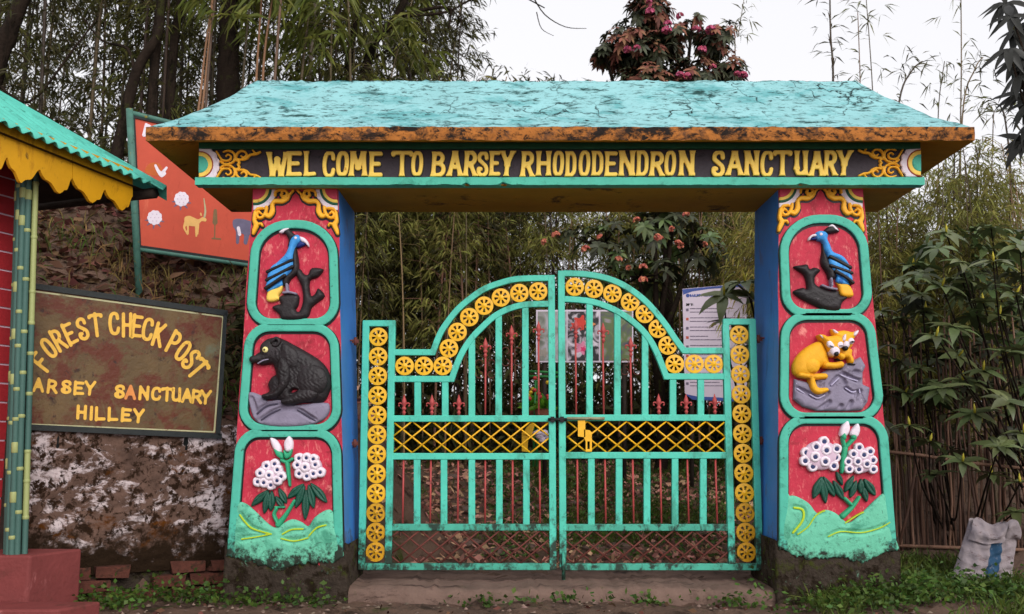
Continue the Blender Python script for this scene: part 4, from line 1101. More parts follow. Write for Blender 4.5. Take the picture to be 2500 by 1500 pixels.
for ch, x, y, a in arc:
    c = sgm((x, y)); wd = {'I': 10, 'T': 30}.get(ch, 27)
    relief('letter', [(glyph(ch, c[0], c[1], wd, 62, 4.1, 0, a), C_SIGNY, .0018, 0, 2)], SP, sg, 1.8)
row2 = [('B',214,938),('A',316,945),('R',430,957),('S',545,962),('E',645,972),('Y',742,972),('S',985,1000),('A',1074,1006),('N',1185,1012),('C',1285,1018),('T',1375,1022),('U',1452,1026),('A',1540,1033),('R',1620,1040),('Y',1695,1046)]
for i, (ch, x, y) in enumerate(row2):
    c = sgm((x, y)); relief('letter', [(glyph(ch, c[0], c[1], 27 if ch not in 'CTU' else 24, 37, 3.6, 0, -3), C_SIGNO if i == 7 else C_SIGNY, .0018, 0, 2)], SP, sg, 1.6)
for ch, x, y in [('H',672,1170),('I',752,1178),('L',820,1184),('L',925,1188),('E',1035,1192),('Y',1142,1200)]:
    c = sgm((x, y)); relief('letter', [(glyph(ch, c[0], c[1], 27 if ch != 'I' else 8, 37, 3.8, 0, -3), C_SIGNY, .0018, 0, 2)], SP, sg, 1.6)
for s in (-.95, -.2):
    m = MB(); m.tube([along(s, .03, .9), along(s, .03, 1.7)], .02, 6); m.build('post', C_DKFR, sg)

# ------------------------------------------------------------------ tall red information board on pipe posts
C_REDB = mat('red_board_paint', (196, 80, 58), 0.5, 0.10, 3, 0.08, 40, dirt=((170, 62, 44), 0.30, 3, (1, 1, .4)), dirt2=((226, 128, 96), 0.12, 8, (1, 1, .2)))
C_PIPE = mat('green_pipe_paint', (72, 112, 100), 0.5, 0.22, 12, 0.15, 50, dirt=((150, 130, 40), 0.22, 14, (1, 1, 1)), dirt2=((40, 56, 48), 0.3, 8, (1, 1, 1)))
A = np.array(P(327, 440, 7.5)); dirb = np.array([1.015, 1.0, 0]); dirb /= np.linalg.norm(dirb)
RB = Plane(A, (dirb[1], -dirb[0], -0.02))
ib = thing('information_board', RB.hit((345, 760)), 'tall red painted board with animal pictures on green pipe posts above the bank', 'board')
quad(RB, [(324, 284), (340, 600), (790, 664), (790, 396)], .02, 'panel', C_REDB, ib)
def pipe(pl, px, rad, name, parent, h=.0, mt=None, seg=8):
    m = MB(); m.tube([pl.hit(p, h) for p in px], rad, seg); return m.build(name, mt or C_PIPE, parent)
pipe(RB, [(316, 266), (328, 500), (344, 800)], .028, 'post', ib)
pipe(RB, [(800, 380), (800, 960)], .024, 'post', ib)
pipe(RB, [(314, 275), (800, 394)], .022, 'top_rail', ib)
pipe(RB, [(338, 609), (800, 676)], .018, 'bottom_rail', ib)
quad(RB, [(322, 278), (323, 288), (792, 398), (792, 390)], .01, 'frame', C_DKFR, ib, .012)
quad(RB, [(338, 599), (339, 607), (792, 672), (792, 664)], .01, 'frame', C_DKFR, ib, .012)
quad(RB, [(320, 282), (336, 600), (343, 600), (328, 282)], .01, 'frame', C_DKFR, ib, .013)
for ch, x in (('B', 360), ('A', 386), ('R', 412)):
    relief('letter', [(glyph(ch, x, 319 + (x - 360) * .24, 20, 34, 3.6, 0, -12), C_WHT, .0018, 0, 2)], RB, ib, 1.8)
tb = ZT(320, 260, 3.534)
def flw(cx, cy, R):
    L = []
    for k in range(9):
        a = k * 0.698 + .3; L.append(([(cx + R * .62 * math.cos(a), cy + R * .62 * math.sin(a))], R * .36))
    L.append(([(cx, cy)], R * .6)); return L
C_GBLUE = mat('dull_blue_paint', (106, 98, 122), .6, .15, 12, .1, 50)
for cx, cy in ((435, 800), (203, 960)):
    relief('painted_leaf', [(st_(tb, *[([(cx, cy + 20), (cx + 80 * math.cos(a), cy + 20 + 75 * math.sin(a))], [16, 22, 4]) for a in (.2, .9, 1.7, 2.5, 3.1)]), C_GBLUE, .0012, 0, 2)], RB, ib, 1.8)
    relief('painted_flower', [(st_(tb, *flw(cx, cy, 66)), C_WHT, .002, 0, 2)], RB, ib, 1.6)
    relief('painted_dot', [(st_(tb, *[([(cx + 34 * math.cos(a), cy + 34 * math.sin(a))], 5) for a in np.arange(6) * 1.05] + [([(cx, cy)], 5)]), MATS['truss_pink_paint'], .003, 0, 2)], RB, ib, 1.4)
C_DEER = mat('fawn_paint', (228, 176, 104), .6, .12, 12, .1, 50)
relief('painted_deer', [(po(tb, [(462,960),(500,945),(540,960),(580,975),(620,955),(650,975),(640,995),(610,990),(585,1015),(560,1035),(500,1030),(465,1010)]), C_DEER, .0016, 0, 2),
  (st_(tb, ([(470,1005),(458,1050),(486,1105)], [14, 8, 5]), ([(488,1020),(492,1100)], [10, 5]), ([(565,1030),(562,1118)], [14, 8]), ([(578,1020),(574,1100)], [10, 6]), ([(604,940),(600,925)], 7)), C_DEER, .0017, 0, 2),
  (st_(tb, ([(632,955),(640,900),(628,795)], [8, 8, 3])), MATS['border_cream_paint'], .0018, 0, 2)], RB, ib, 1.5)
relief('painted_elephant', [(po(tb, [(880,980),(940,970),(1010,985),(1050,1010),(1050,1100),(1020,1110),(1000,1190),(970,1180),(975,1110),(940,1100),(930,1180),(905,1180),(905,1080),(880,1040)], 2), C_GBLUE, .0016, 0, 2), (st_(tb, ([(925,1050),(935,1105)], 14)), C_WHT, .0024, 0, 2)], RB, ib, 1.6)
relief('painted_fox', [(po(tb, [(118,560),(150,500),(200,485),(250,505),(270,560),(230,600),(160,590)]), mat('fox_paint', (196, 96, 44), .6, .12, 12, .1, 50), .0014, 0, 2), (st_(tb, ([(210,510),(235,560),(265,575),(305,530)], [10, 14, 14, 10]), ([(235,565),(262,600),(290,580)], 12)), C_WHT, .0022, 0, 2)], RB, ib, 1.6)
relief('painted_plant', [(st_(tb, ([(720,1140),(724,1000)], 5), ([(724,1000),(726,900)], [22, 14]), ([(700,1140),(770,1145)], 7)), mat('olive_paint', (124, 98, 66), .6, .12, 12, .1, 50), .0014, 0, 2)], RB, ib, 1.6)

# ------------------------------------------------------------------ check post hut (corner of it)
C_HROOF = mat('hut_roof_teal', (84, 182, 164), 0.6, 0.14, 5, 0.12, 50, dirt=((66, 150, 134), 0.40, 5, (1, 1, 1)), dirt2=((36, 78, 68), 0.24, 12, (1, 1, 1)), spec=0.3)
C_VAL = mat('valance_yellow', (206, 148, 14), 0.6, 0.12, 3, 0.12, 50, dirt=((164, 108, 12), 0.36, 5, (1, 1, .4)), dirt2=((90, 60, 20), 0.16, 22, (1, 1, .5)))
C_HRED = mat('hut_red_brick', (158, 34, 40), 0.65, 0.16, 8, 0.2, 50)
C_HWH = mat('hut_white_mortar', (206, 178, 190), 0.8, 0.1, 8, 0.2, 50)
C_TIMB = mat('dark_timber', (46, 36, 30), 0.85, 0.3, 10, 0.4, 40)
C_BGRN = mat('column_green', (68, 100, 92), 0.6, 0.16, 9, 0.1, 60, stretch=(1, 1, .2))
C_BYEL = mat('column_straw', (158, 164, 106), 0.5, 0.14, 9, 0.1, 60, stretch=(1, 1, .2))
C_PLIN = mat('plinth_oxide_red', (122, 58, 56), 0.75, 0.14, 5, 0.25, 40, dirt=((96, 50, 44), 0.35, 6, (1, 1, 1)), dirt2=((176, 110, 108), 0.22, 5, (1, 1, .4)))
hut = thing('check_post_hut', (-2.95, 5.3, 0), 'corner of a red brick hut with teal corrugated roof, yellow valance and bamboo column', 'hut')
TIP = P(401, 464, 6.15); NEAR = P(0, 298, 5.0); NEAR[2] = NEAR[2]
ed = TIP - NEAR; eL = np.linalg.norm(ed); ed /= eL
HP = P(0, 236, 5.79)                        # a point of the hip line
hd = HP - TIP
EA = TIP - ed * 2.4                         # eave start nearer than the frame
nrm = np.cross(ed, hd); nrm /= np.linalg.norm(nrm)
if nrm[2] < 0: nrm = -nrm
up = np.cross(nrm, ed); 
if up[2] < 0: up = -up
ha, hb = np.dot(hd, ed), np.dot(hd, up)     # hip direction in roof coordinates (ha < 0)
nt, ns = 190, 10; V = []; F = []
wave = 0.083
for i in range(nt):
    a = 2.4 * i / (nt - 1)
    lim = min(0.95, (2.4 - a) / (-ha) * hb)
    for j in range(ns):
        b = lim * j / (ns - 1)
        V.append(EA + ed * a + up * b + nrm * (0.014 * math.sin(2 * math.pi * a / wave) + .004 * wob(a * 4, b * 4)))
for i in range(nt - 1):
    for j in range(ns - 1): F.append((i*ns+j, (i+1)*ns+j, (i+1)*ns+j+1, i*ns+j+1))
hr = link('roof_sheet', mesh('roof_sheet', V, F, C_HROOF, None, True), hut)
sol = hr.modifiers.new('thick', 'SOLIDIFY'); sol.thickness = 0.004; sol.offset = 1
# hip capping
m = MB()
c0, c1 = TIP + nrm * .02, TIP + hd / np.linalg.norm(hd) * 1.6 + nrm * .02
hdn = hd / np.linalg.norm(hd); w1 = np.cross(hdn, nrm); w1 /= np.linalg.norm(w1)
if np.dot(w1, ed) > 0: w1 = -w1
dn = np.array([0, 0, -.05])
back = -w1 * .08 + np.array([0, 0, -.09])
for a, b in ((0, 1),):
    p = [c0 + w1 * .10 - nrm * .008, c0 + nrm * .012, c0 + back]; q = [c1 + w1 * .10 - nrm * .008, c1 + nrm * .012, c1 + back]
    V = p + q + [v - np.array([0, 0, .006]) for v in p + q]
    m.add(V, [(0, 1, 4, 3), (1, 2, 5, 4), (6, 9, 10, 7), (7, 10, 11, 8), (0, 3, 9, 6), (2, 8, 11, 5), (0, 6, 7, 1), (1, 7, 8, 2)])
m.build('hip_capping', C_HROOF, hut)
# far slope of the hip roof
oth = np.array([-ed[1], ed[0], 0]); oth /= np.linalg.norm(oth)
oth = oth if oth[0] < 0 else -oth
m = MB(); m.add([TIP, TIP + oth * 2.2, TIP + hdn * 1.6], [(0, 1, 2)]); o = m.build('roof_sheet', C_HROOF, hut)
# dark purlin ends and eave beam
m = MB(); pa, pb = TIP - ed * .30 - np.array([.22, 0, .06]), TIP - ed * 2.3 - np.array([.22, 0, .06]); m.tube([pa, pb], .030, 6); m.build('eave_pole', C_TIMB, hut)
m = MB(); m.tube([TIP - ed * .05 + np.array([-.02, 0, -.035]), TIP - ed * .05 + oth * 1.5 + np.array([0, 0, -.02])], .035, 6); m.build('eave_pole', C_TIMB, hut)
m = MB(); m.add([TIP - ed * 2.3 + np.array([-.05, 0, -.03]), TIP - ed * .1 + np.array([-.05, 0, -.03]), TIP - ed * .1 + oth * 1.2 + np.array([0, 0, -.03]), TIP - ed * 2.3 + oth * 1.2 + np.array([0, 0, -.03])], [(0, 1, 2, 3)]); m.build('ceiling', C_TIMB, hut)
# scalloped valance boards
VD = np.array([ed[0], ed[1], 0]); VD /= np.linalg.norm(VD)
VP = Plane(P(323, 470, 6.0), (VD[1], -VD[0], 0))
def valance(x0, x1, cusps, lows):
    top = lambda x: 286 + (x + 0) * .395
    pts = [(x0, top(x0))]
    keys = sorted(cusps + lows)
    prof = []
    allk = [(x, y, 'c') for x, y in cusps] + [(x, y, 'l') for x, y in lows]
    allk.sort()
    bot = []
    for (xa, ya, ka), (xb, yb, kb) in zip(allk, allk[1:]):
        for t in np.linspace(0, 1, 9)[:-1]:
            e = t if False else t
            f = (math.sin(t * math.pi / 2) if ka == 'c' else 1 - math.cos(t * math.pi / 2))
            f += .10 * math.sin(t * math.pi * 3)
            bot.append((xa + (xb - xa) * t, ya + (yb - ya) * f))
    bot.append(allk[-1][:2])
    poly = [(x0, top(x0))] + bot + [(x1, top(x1))]
    m = MB(); m.prism([VP.hit(p) for p in poly], VP.n, .02); return m.build('valance_board', C_VAL, hut)
valance(-140, -38, [(-140, 345), (-38, 374)], [(-90, 408)])
valance(-36.5, 176, [(-36.5, 374), (18, 384), (98, 414), (176, 436)], [(-10, 418), (57, 443), (153, 469)])
valance(177.5, 324, [(177.5, 436), (257, 463), (324, 480)], [(233, 492), (304, 511)])
# red brick wall with white joints
COLN = P(56, 900, 5.5)
wc = P(44, 600, 5.72)
wdir = VD
core0 = np.array([wc[0], wc[1], 0])
m = MB()
nW = np.array([wdir[1], -wdir[0], 0])
m.prism([core0 - wdir * 1.8 + nW * .003 + np.array([0, 0, .2]), core0 + nW * .003 + np.array([0, 0, .2]), core0 + nW * .003 + np.array([0, 0, 2.6]), core0 - wdir * 1.8 + nW * .003 + np.array([0, 0, 2.6])], nW, .1)
m.build('mortar_wall', C_HWH, hut)
bm = MB(); bm.box((-.1205, -.008, -.0495), (.1205, .05, .0495)); BRK = mesh('brick', np.vstack(bm.V), bm.F, C_HRED)
az = math.atan2(wdir[1], wdir[0])
for row in range(21):
    for c in range(3):
        p = core0 - wdir * (.118 + .242 * c - (.0 if row % 2 else .0)) + np.array([0, 0, .36 + row * .109])
        o = link('brick', BRK); o.location = p; o.rotation_euler = (0, 0, az); setpar(o, hut)
m = MB(); q = core0 + wdir * .03; m.box((q[0] - .03, q[1] - .03, .3), (q[0] + .02, q[1] + .03, 2.5)); m.build('corner_post', C_TIMB, hut)
# column of modelled bamboo poles
cb = P(40, 1352, 5.5); ct_ = P(72, 440, 5.5)
def pole_mesh(seed, straw):
    rr_ = random.Random(seed); m = MB(); z = 0.0; H = 2.28; R = .0165
    z = -rr_.random() * .2
    pz = 0.0; seg = []
    first = True
    while pz < H:
        nz = min(H, pz + (.16 + .16 * rr_.random() if not first else .1 + .2 * rr_.random())); first = False
        paint = 1 if (straw and rr_.random() < .62) else 0
        m.tube([(0, 0, pz), (0, 0, nz)], R, 10, paint, False)
        if nz < H:
            lab = 1
            hh = .012 if rr_.random() < .7 else .05
            m.tube([(0, 0, nz - .004), (0, 0, nz), (0, 0, nz + hh), (0, 0, nz + hh + .004)], [R * 1.02, R * 1.16, R * 1.16, R * 1.02], 10, lab, False)
        pz = nz
    return mesh('bamboo_pole', np.vstack(m.V), m.F, [C_BGRN, C_BYEL], m.mi, m.sm)
for i in range(5):
    f = (i - 2) / 2
    o = link('bamboo_pole', pole_mesh(40 + i, i == 4))
    o.location = (cb[0] + f * .050, cb[1] - .04 * (1 - f * f) - .01, cb[2] - .02); o.rotation_euler = (0, -.037, 0); setpar(o, hut)
m = MB(); m.beam((cb[0], cb[1] + .012, cb[2] - .02), (cb[0] - .078, cb[1] + .012, 2.5), .10, .03); m.build('column_core', C_TIMB, hut)
# plinth and step
pz_ = cb[2]
def oblock(x1, y0, y1, z0, z1, name, w=1.6):
    m = MB(); pa = np.array([x1, y0, 0]); 
    a = pa; b = pa + VD * (y1 - y0); c = b - np.array([w, 0, 0]); d = a - np.array([w, 0, 0])
    for_ = [a, b, c, d]
    V = [(*p[:2], z0) for p in for_] + [(*p[:2], z1) for p in for_]
    m.add(V, [(3, 2, 1, 0), (4, 5, 6, 7), (0, 1, 5, 4), (1, 2, 6, 5), (2, 3, 7, 6), (3, 0, 4, 7)])
    o = m.build(name, C_PLIN, hut); bv = o.modifiers.new('edge', 'BEVEL'); bv.width = .012; bv.segments = 2
    return o
pe = P(70, 1410, 5.42)
oblock(pe[0], 5.42, 5.78, -.1, pz_, 'plinth')
se = P(217, 1476, 5.36)
oblock(se[0] - .05, 5.12, 5.40, -.15, P(150, 1470, 5.36)[2], 'step', 1.9)

# ------------------------------------------------------------------ boards, stand and pots behind the gate
YN = 9.0
C_PAPER = mat('white_notice_vinyl', (212, 196, 210), 0.5, 0.05, 3, 0.03, 40)
nb_ = thing('notice_board', P(1730, 1120, YN), 'white notice board with blue corner and rows of rules, leaning behind the right leaf', 'notice board')
NP = Plane(P(1720, 850, YN), (-0.10, -1, 0))
quad(NP, [(1666, 706), (1672, 960), (1690, 976), (1824, 982), (1822, 692)], .02, 'panel', C_PAPER, nb_)
C_NBL = mat('notice_blue_print', (62, 82, 150), .5, .05, 5, .02)
relief('blue_corner', [(Poly([(1666, 707), (1668, 720), (1690, 712), (1730, 706), (1790, 702), (1822, 701), (1822, 693), (1740, 700)], 1), C_NBL, .0015, 0, 2)], NP, nb_, 2.0)
relief('blue_corner', [(Poly([(1672, 962), (1690, 976), (1824, 982), (1824, 975), (1740, 970), (1700, 968)], 1), C_NBL, .0015, 0, 2)], NP, nb_, 2.0)
txt = "BARSEY RHODODENDRON"; x = 1686
relief('emblem', [(Fn(lambda q: 4.6 - np.sqrt(((q - np.array([1679, 722])) ** 2).sum(-1)), (1672, 714, 1686, 730)), C_NBL, .0015, 0, 2)], NP, nb_, 1.5)
L_ = []
for ch in txt:
    if ch != ' ': L_ += glyph(ch, x, 722 - (x - 1686) * .02, 4.0, 7, .7).l
    x += 5.4 if ch != ' ' else 3
relief('heading', [(Strokes(L_), C_NBL, .0015, 0, 2)], NP, nb_, 1.0)
L_ = []
for i, ch in enumerate("DO'S:"): L_ += glyph(ch, 1677 + i * 4, 744, 3.4, 7, .6).l
relief('heading', [(Strokes(L_), C_BLK, .0015, 0, 2)], NP, nb_, 1.0)
rr_ = random.Random(5); yy = 754
C_INK = mat('notice_grey_print', (110, 98, 116), .5, .05, 5, .02); C_INR = mat('notice_red_print', (190, 90, 70), .5, .05, 5, .02)
ii = 0
while yy < 950:
    long = rr_.random() < .62; xe = 1818 if long else 1730 + rr_.random() * 40
    xx = 1685; Ls = []
    while xx < xe:
        wv = 4 + rr_.random() * 10; Ls.append(([(xx, yy), (min(xe, xx + wv), yy - .2)], 1.0)); xx += wv + 3.2
    relief('text_line', [(Strokes(Ls), C_INK, .0015, 0, 2)], NP, nb_, 1.4)
    if ii % 2 == 0: relief('bullet', [(Fn(lambda q, yy=yy: 3.2 - np.abs(q - np.array([1678, yy + 3])).max(-1), (1672, yy - 2, 1684, yy + 8)), (C_INK, C_INR)[ii // 2 % 2], .0015, 0, 2)], NP, nb_, 1.4)
    ii += 1; yy += 8.5 if ii % 2 else 14
for x in (1690, 1800):
    m = MB(); m.tube([NP.hit((x, 960), -.04), NP.hit((x, 1190), -.04)], .02, 6); m.build('post', C_TIMB, nb_)

YQ = 9.4
ph = thing('photo_poster', P(1427, 1120, YQ), 'landscape poster of three flower photographs behind the middle of the gate', 'poster')
QP = FP(YQ)
quad(QP, [(1309, 757), (1309, 885), (1546, 885), (1546, 757)], .02, 'panel', mat('poster_white', (214, 200, 214), .5, .04, 3, .02), ph)
def photo_mat(name, cols, scale, seed):
    if name in MATS: return MATS[name]
    m = bpy.data.materials.new(name); MATS[name] = m; m.use_nodes = True
    N, L = m.node_tree.nodes, m.node_tree.links; bs = N['Principled BSDF']; bs.inputs['Roughness'].default_value = .4
    tc = N.new('ShaderNodeTexCoord'); mp = N.new('ShaderNodeMapping'); mp.inputs['Location'].default_value = (seed, seed * 2, seed * 3)
    n = N.new('ShaderNodeTexNoise'); n.inputs['Scale'].default_value = scale; n.inputs['Detail'].default_value = 4; n.inputs['Distortion'].default_value = 1.2
    r = N.new('ShaderNodeValToRGB'); cr = r.color_ramp
    while len(cr.elements) < len(cols): cr.elements.new(.5)
    for i, c in enumerate(cols):
        cr.elements[i].position = .28 + .44 * i / (len(cols) - 1); cr.elements[i].color = (*lin(c), 1)
    L.new(tc.outputs['Object'], mp.inputs[0]); L.new(mp.outputs[0], n.inputs['Vector']); L.new(n.outputs['Fac'], r.inputs[0]); L.new(r.outputs[0], bs.inputs['Base Color'])
    return m
for (a, b, mt) in ((1313, 1383, photo_mat('photo_grey_green', [(50, 60, 40), (128, 128, 118), (176, 168, 176), (110, 70, 90)], 5, 1)),
                   (1386, 1462, photo_mat('photo_black_white', [(24, 20, 24), (40, 34, 36), (210, 196, 206), (224, 212, 220)], 9, 5)),
                   (1466, 1543, photo_mat('photo_violet', [(40, 36, 50), (78, 70, 92), (96, 110, 60), (170, 150, 170)], 5, 9))):
    quad(QP, [(a, 761), (a, 881), (b, 881), (b, 761)], .003, 'photograph', mt, ph, .004)
def bloom(cx, cy, R, mt, h):
    return (Fn(lambda q: R * (1 + .28 * np.cos(5 * np.arctan2(q[..., 1] - cy, q[..., 0] - cx))) - np.sqrt((q[..., 0] - cx) ** 2 + (q[..., 1] - cy) ** 2), (cx - R * 1.4, cy - R * 1.4, cx + R * 1.4, cy + R * 1.4)), mt, h, 0, 2)
C_PRR, C_PRP = mat('print_red', (206, 62, 50), .45, .2, 20, .02), mat('print_pink', (216, 130, 160), .45, .2, 20, .02)
for bl__ in [bloom(1418, 788, 15, C_PRR, .0052), bloom(1440, 792, 11, mat('print_orange', (226, 140, 90), .45, .2, 20, .02), .0062), bloom(1404, 796, 9, C_PRR, .0066), bloom(1420, 850, 14, C_PRP, .0056), bloom(1424, 853, 6, mat('print_rose', (206, 50, 100), .45, .2, 20, .02), .0066), bloom(1328, 862, 10, mat('print_dull', (150, 140, 130), .45, .2, 20, .02), .0056)]:
    relief('printed_bloom', [bl__], QP, ph, 1.8)
for x in (1330, 1525):
    m = MB(); m.tube([QP.hit((x, 880), -.03), QP.hit((x, 1180), -.03)], .022, 6); m.build('post', C_TIMB, ph)

YS = 8.6
stn = thing('plant_stand', P(1318, 1130, YS), 'green tubular metal plant stand behind the left leaf', 'stand')
SPn = FP(YS); C_SG = mat('stand_green', (46, 124, 62), .4, .15, 12, .1)
for px in ([(1292, 907), (1372, 911)], [(1292, 919), (1372, 921)]): pipe(SPn, px, .012, 'rail', stn, 0, C_SG, 6)
for px in ([(1308, 919), (1302, 1140)], [(1314, 919), (1310, 1140)], [(1368, 921), (1372, 1140)]): pipe(SPn, px, .010, 'leg', stn, 0, C_SG, 6)
def pot(cx, cy, Y, R, label, mp, flower):
    base = P(cx, cy, Y); t = thing('flower_pot', base, label, 'flower pot')
    m = MB(); h = R * 1.6
    m.tube([base + np.array([0, 0, z]) for z in (0, h, h, h * .96)], [R * .7, R, R * 1.08, R * .9], 12); m.build('pot', mp, t)
    r = np.random.default_rng(int(cx)); N_ = 60
    d = r.normal(0, 1, (N_, 3)); d[:, 2] = np.abs(d[:, 2]) + .3; d /= np.linalg.norm(d, axis=1)[:, None]
    pos = base + np.array([0, 0, h * .9]) + d * R * .5
    V, F = leaf_cards(pos, d, r.uniform(.07, .14, N_), r.uniform(.015, .03, N_), r)
    link('foliage', mesh('foliage', V, F, mat('pot_leaf', (98, 150, 40), .5, .2, 9, 0, isl=.4, trans=.3)), t)
    for k in range(flower[0]):
        m = MB(); c = base + np.array([r.normal(0, R * .8), r.normal(0, R * .6), h + .06 + abs(r.normal(0, .1))])
        a = np.linspace(0, math.pi, 5); m.tube([c + np.array([0, 0, .018 * -math.cos(q)]) for q in a], [.018 * math.sin(q) + .002 for q in a], 7); m.build('bloom', flower[1], t)
def leaf_cards(pos, dirs, ln, wd, r, droop=.2):
    pos = np.asarray(pos, float); n = len(pos); dirs = dirs / (np.linalg.norm(dirs, axis=1)[:, None] + 1e-9)
    rv = r.normal(0, 1, (n, 3)); sd = np.cross(dirs, rv); sd /= np.linalg.norm(sd, axis=1)[:, None] + 1e-9
    ln = np.asarray(ln)[:, None]; wd = np.asarray(wd)[:, None]
    mid = pos + dirs * ln * .42 + np.array([0, 0, 1]) * ln * .02
    tip = pos + dirs * ln - np.array([0, 0, 1]) * ln * droop
    V = np.stack([pos, mid + sd * wd, tip, mid - sd * wd], 1).reshape(-1, 3)
    F = np.arange(4 * n).reshape(n, 4)
    return V, F
pot(1330, 1040, 8.5, .09, 'small pot of red and yellow flowers beside the green stand', mat('pot_brown', (120, 70, 50), .8, .2, 9, .2), (9, mat('bloom_red', (190, 60, 60), .5, .2, 20, 0)))
pot(1305, 1030, 8.7, .08, 'small pot of yellow flowers half hidden by the left leaf', MATS['pot_brown'], (7, mat('bloom_yellow', (230, 190, 50), .5, .2, 20, 0)))
m = MB(); YY = 8.2
m.prism([P(x, y, YY) for x, y in ((1274, 1056), (1274, 1102), (1288, 1104), (1290, 1052))], np.array([0, -1., 0]), .05)
m.prism([P(x, y, YY - .02) for x, y in ((1284, 1046), (1278, 1060), (1298, 1064), (1306, 1036), (1296, 1034))], np.array([0, -1., 0]), .06)
o = m.build('yellow_bin', mat('bin_yellow', (226, 170, 30), .5, .12, 9, .1)); tag(o, 'small battered yellow bin with open lid seen through the left lattice', 'bin')
m = MB(); r = np.random.default_rng(77)
for k in range(5):
    c = P(1312 + 6 * k, 1058 + 8 * (k % 3), 8.3); a = np.linspace(0, math.pi, 5)
    m.tube([c + np.array([0, 0, .03 * -math.cos(q)]) for q in a], [.032 * math.sin(q) * (1 + .3 * r.normal()) + .003 for q in a], 6)
o = m.build('white_bundle', C_PAPER); tag(o, 'crumpled whitish bundle beside the yellow bin', 'bundle')

# ------------------------------------------------------------------ bamboo stick fence and sack on the right
C_STICK = [mat('dry_bamboo_%d' % i, c, .7, .25, 12, .2, 40, stretch=(1, 1, .15), dirt=((70, 46, 34), .35, 9, (1, 1, .2))) for i, c in enumerate(((124, 92, 74), (92, 65, 52), (72, 50, 40)))]
YF = 7.7
fn = thing('bamboo_fence', P(2350, 1420, YF), 'fence of thin dry bamboo sticks tied to rails beside the right pillar', 'fence')
r = random.Random(9)
stick = []
for k in range(4):
    m = MB(); bend = [(.0 + r.uniform(-.015, .015), r.uniform(-.01, .01), z) for z in np.linspace(-.1, 1.75, 8)]
    m.tube(bend, [.011 - .004 * i / 7 for i in range(8)], 6); stick.append([mesh('stick', np.vstack(m.V), m.F, C_STICK[q], m.mi, m.sm) for q in range(3)])
x = 2140
while x < 2570:
    o = link('stick', stick[r.randrange(4)][r.choice((0, 0, 1, 1, 2))]); p = P(x, 1400, YF + r.uniform(-.02, .04))
    o.location = (p[0], p[1], .02); o.rotation_euler = (r.uniform(-.03, .03), r.uniform(-.045, .045), r.uniform(0, 6)); s = r.uniform(.85, 1.12); o.scale = (s, s, r.uniform(.8, 1.12)); setpar(o, fn)
    x += r.uniform(5, 12)
for px, nm in (([(2120, 1098), (2250, 1112), (2380, 1132), (2560, 1150)], 'rail'), ([(2120, 1330), (2560, 1345)], 'rail')):
    m = MB(); m.tube([P(a, b, YF - .04) for a, b in px], .014, 6); m.build(nm, C_STICK[0], fn)
m = MB(); m.tube([P(2240, 1120, YF - .1), P(2214, 1260, YF - .12), P(2195, 1330, YF - .12)], .012, 6); m.build('brace', C_STICK[1], fn)

C_SACK = mat('sack_woven_white', (150, 138, 140), 0.9, 0.16, 7, 0.6, 26, dirt=((104, 80, 80), 0.34, 14, (1, 1, 2.5)))
C_SACKB = mat('sack_blue_band', (38, 72, 100), 0.75, 0.15, 9, 0.4, 40, dirt=((130, 134, 150), 0.30, 30, (1, 1, 1)))
YK = 6.75
bl, br_, tr_, tl_ = P(2314, 1440, YK), P(2462, 1446, YK), P(2488, 1284, YK + .1), P(2366, 1272, YK + .1)
sk = thing('sack', (bl + br_) / 2, 'crumpled white woven sack with a blue band leaning in the grass by the fence', 'sack')
nu_, nv_ = 34, 40; Vf = []; rs = np.random.default_rng(6)
def sack_pt(u, v, side):
    p = (bl * (1 - u) + br_ * u) * (1 - v) + (tl_ * (1 - u) + tr_ * u) * v
    edge = max(0, 1 - abs(2 * u - 1) ** 3.2) ** .55
    bul = .085 * edge * (1 - .55 * v ** 2) * (1 if v > .04 else .75)
    wr = .008 * math.sin(v * 44 + 4 * math.sin(u * 5)) * edge + .007 * math.sin(u * 30 + v * 14) * edge + .006 * wob(u * 9, v * 9, 1.6)
    if v > .8: p = p + np.array([0, .05 * (v - .8) / .2 * math.sin(u * 6), .02 * math.sin(u * 11)])
    return p + np.array([0, -(bul + wr) if side > 0 else bul * .8 + wr, 0])
V = []; F = []; mi = []
for side in (1, -1):
    b0 = len(V)
    for j in range(nv_):
        for i in range(nu_): V.append(sack_pt(i / (nu_ - 1), j / (nv_ - 1), side))
    for j in range(nv_ - 1):
        for i in range(nu_ - 1):
            q = (b0+j*nu_+i, b0+j*nu_+i+1, b0+(j+1)*nu_+i+1, b0+(j+1)*nu_+i)
            F.append(q if side > 0 else q[::-1]); uu = i / nu_
            mi.append(1 if side > 0 and .44 < uu < .64 and j < nv_ * .8 else 0)
link('bag', mesh('bag', V, F, [C_SACK, C_SACKB], mi, True), sk)
V = []; F = []
for j in range(12):
    for i in range(22):
        u = i / 21 * .62; v = j / 11
        p = sack_pt(.02 + u, .99 - .30 * v * (1 - .55 * abs(u - .3)), 1) + np.array([0, -.03 - .02 * math.sin(v * 3) - .008 * wob(u * 14, v * 5), 0.015 * (1 - v)])
        V.append(p)
for j in range(11):
    for i in range(21): F.append((j*22+i, (j+1)*22+i, (j+1)*22+i+1, j*22+i+1))
link('folded_flap', mesh('folded_flap', V, F, C_SACK, None, True), sk)
V = []; F = []
for j in range(8):
    for i in range(14):
        u = .66 + .33 * i / 13; v = j / 7
        V.append(sack_pt(u, 1.0 - .2 * v, 1) + np.array([0, -.035 * math.sin(v * 3.1), .03 * math.sin(i / 13 * 3) * (1 - v)]))
for j in range(7):
    for i in range(13): F.append((j*14+i, (j+1)*14+i, (j+1)*14+i+1, j*14+i+1))
link('folded_corner', mesh('folded_corner', V, F, C_SACK, None, True), sk)

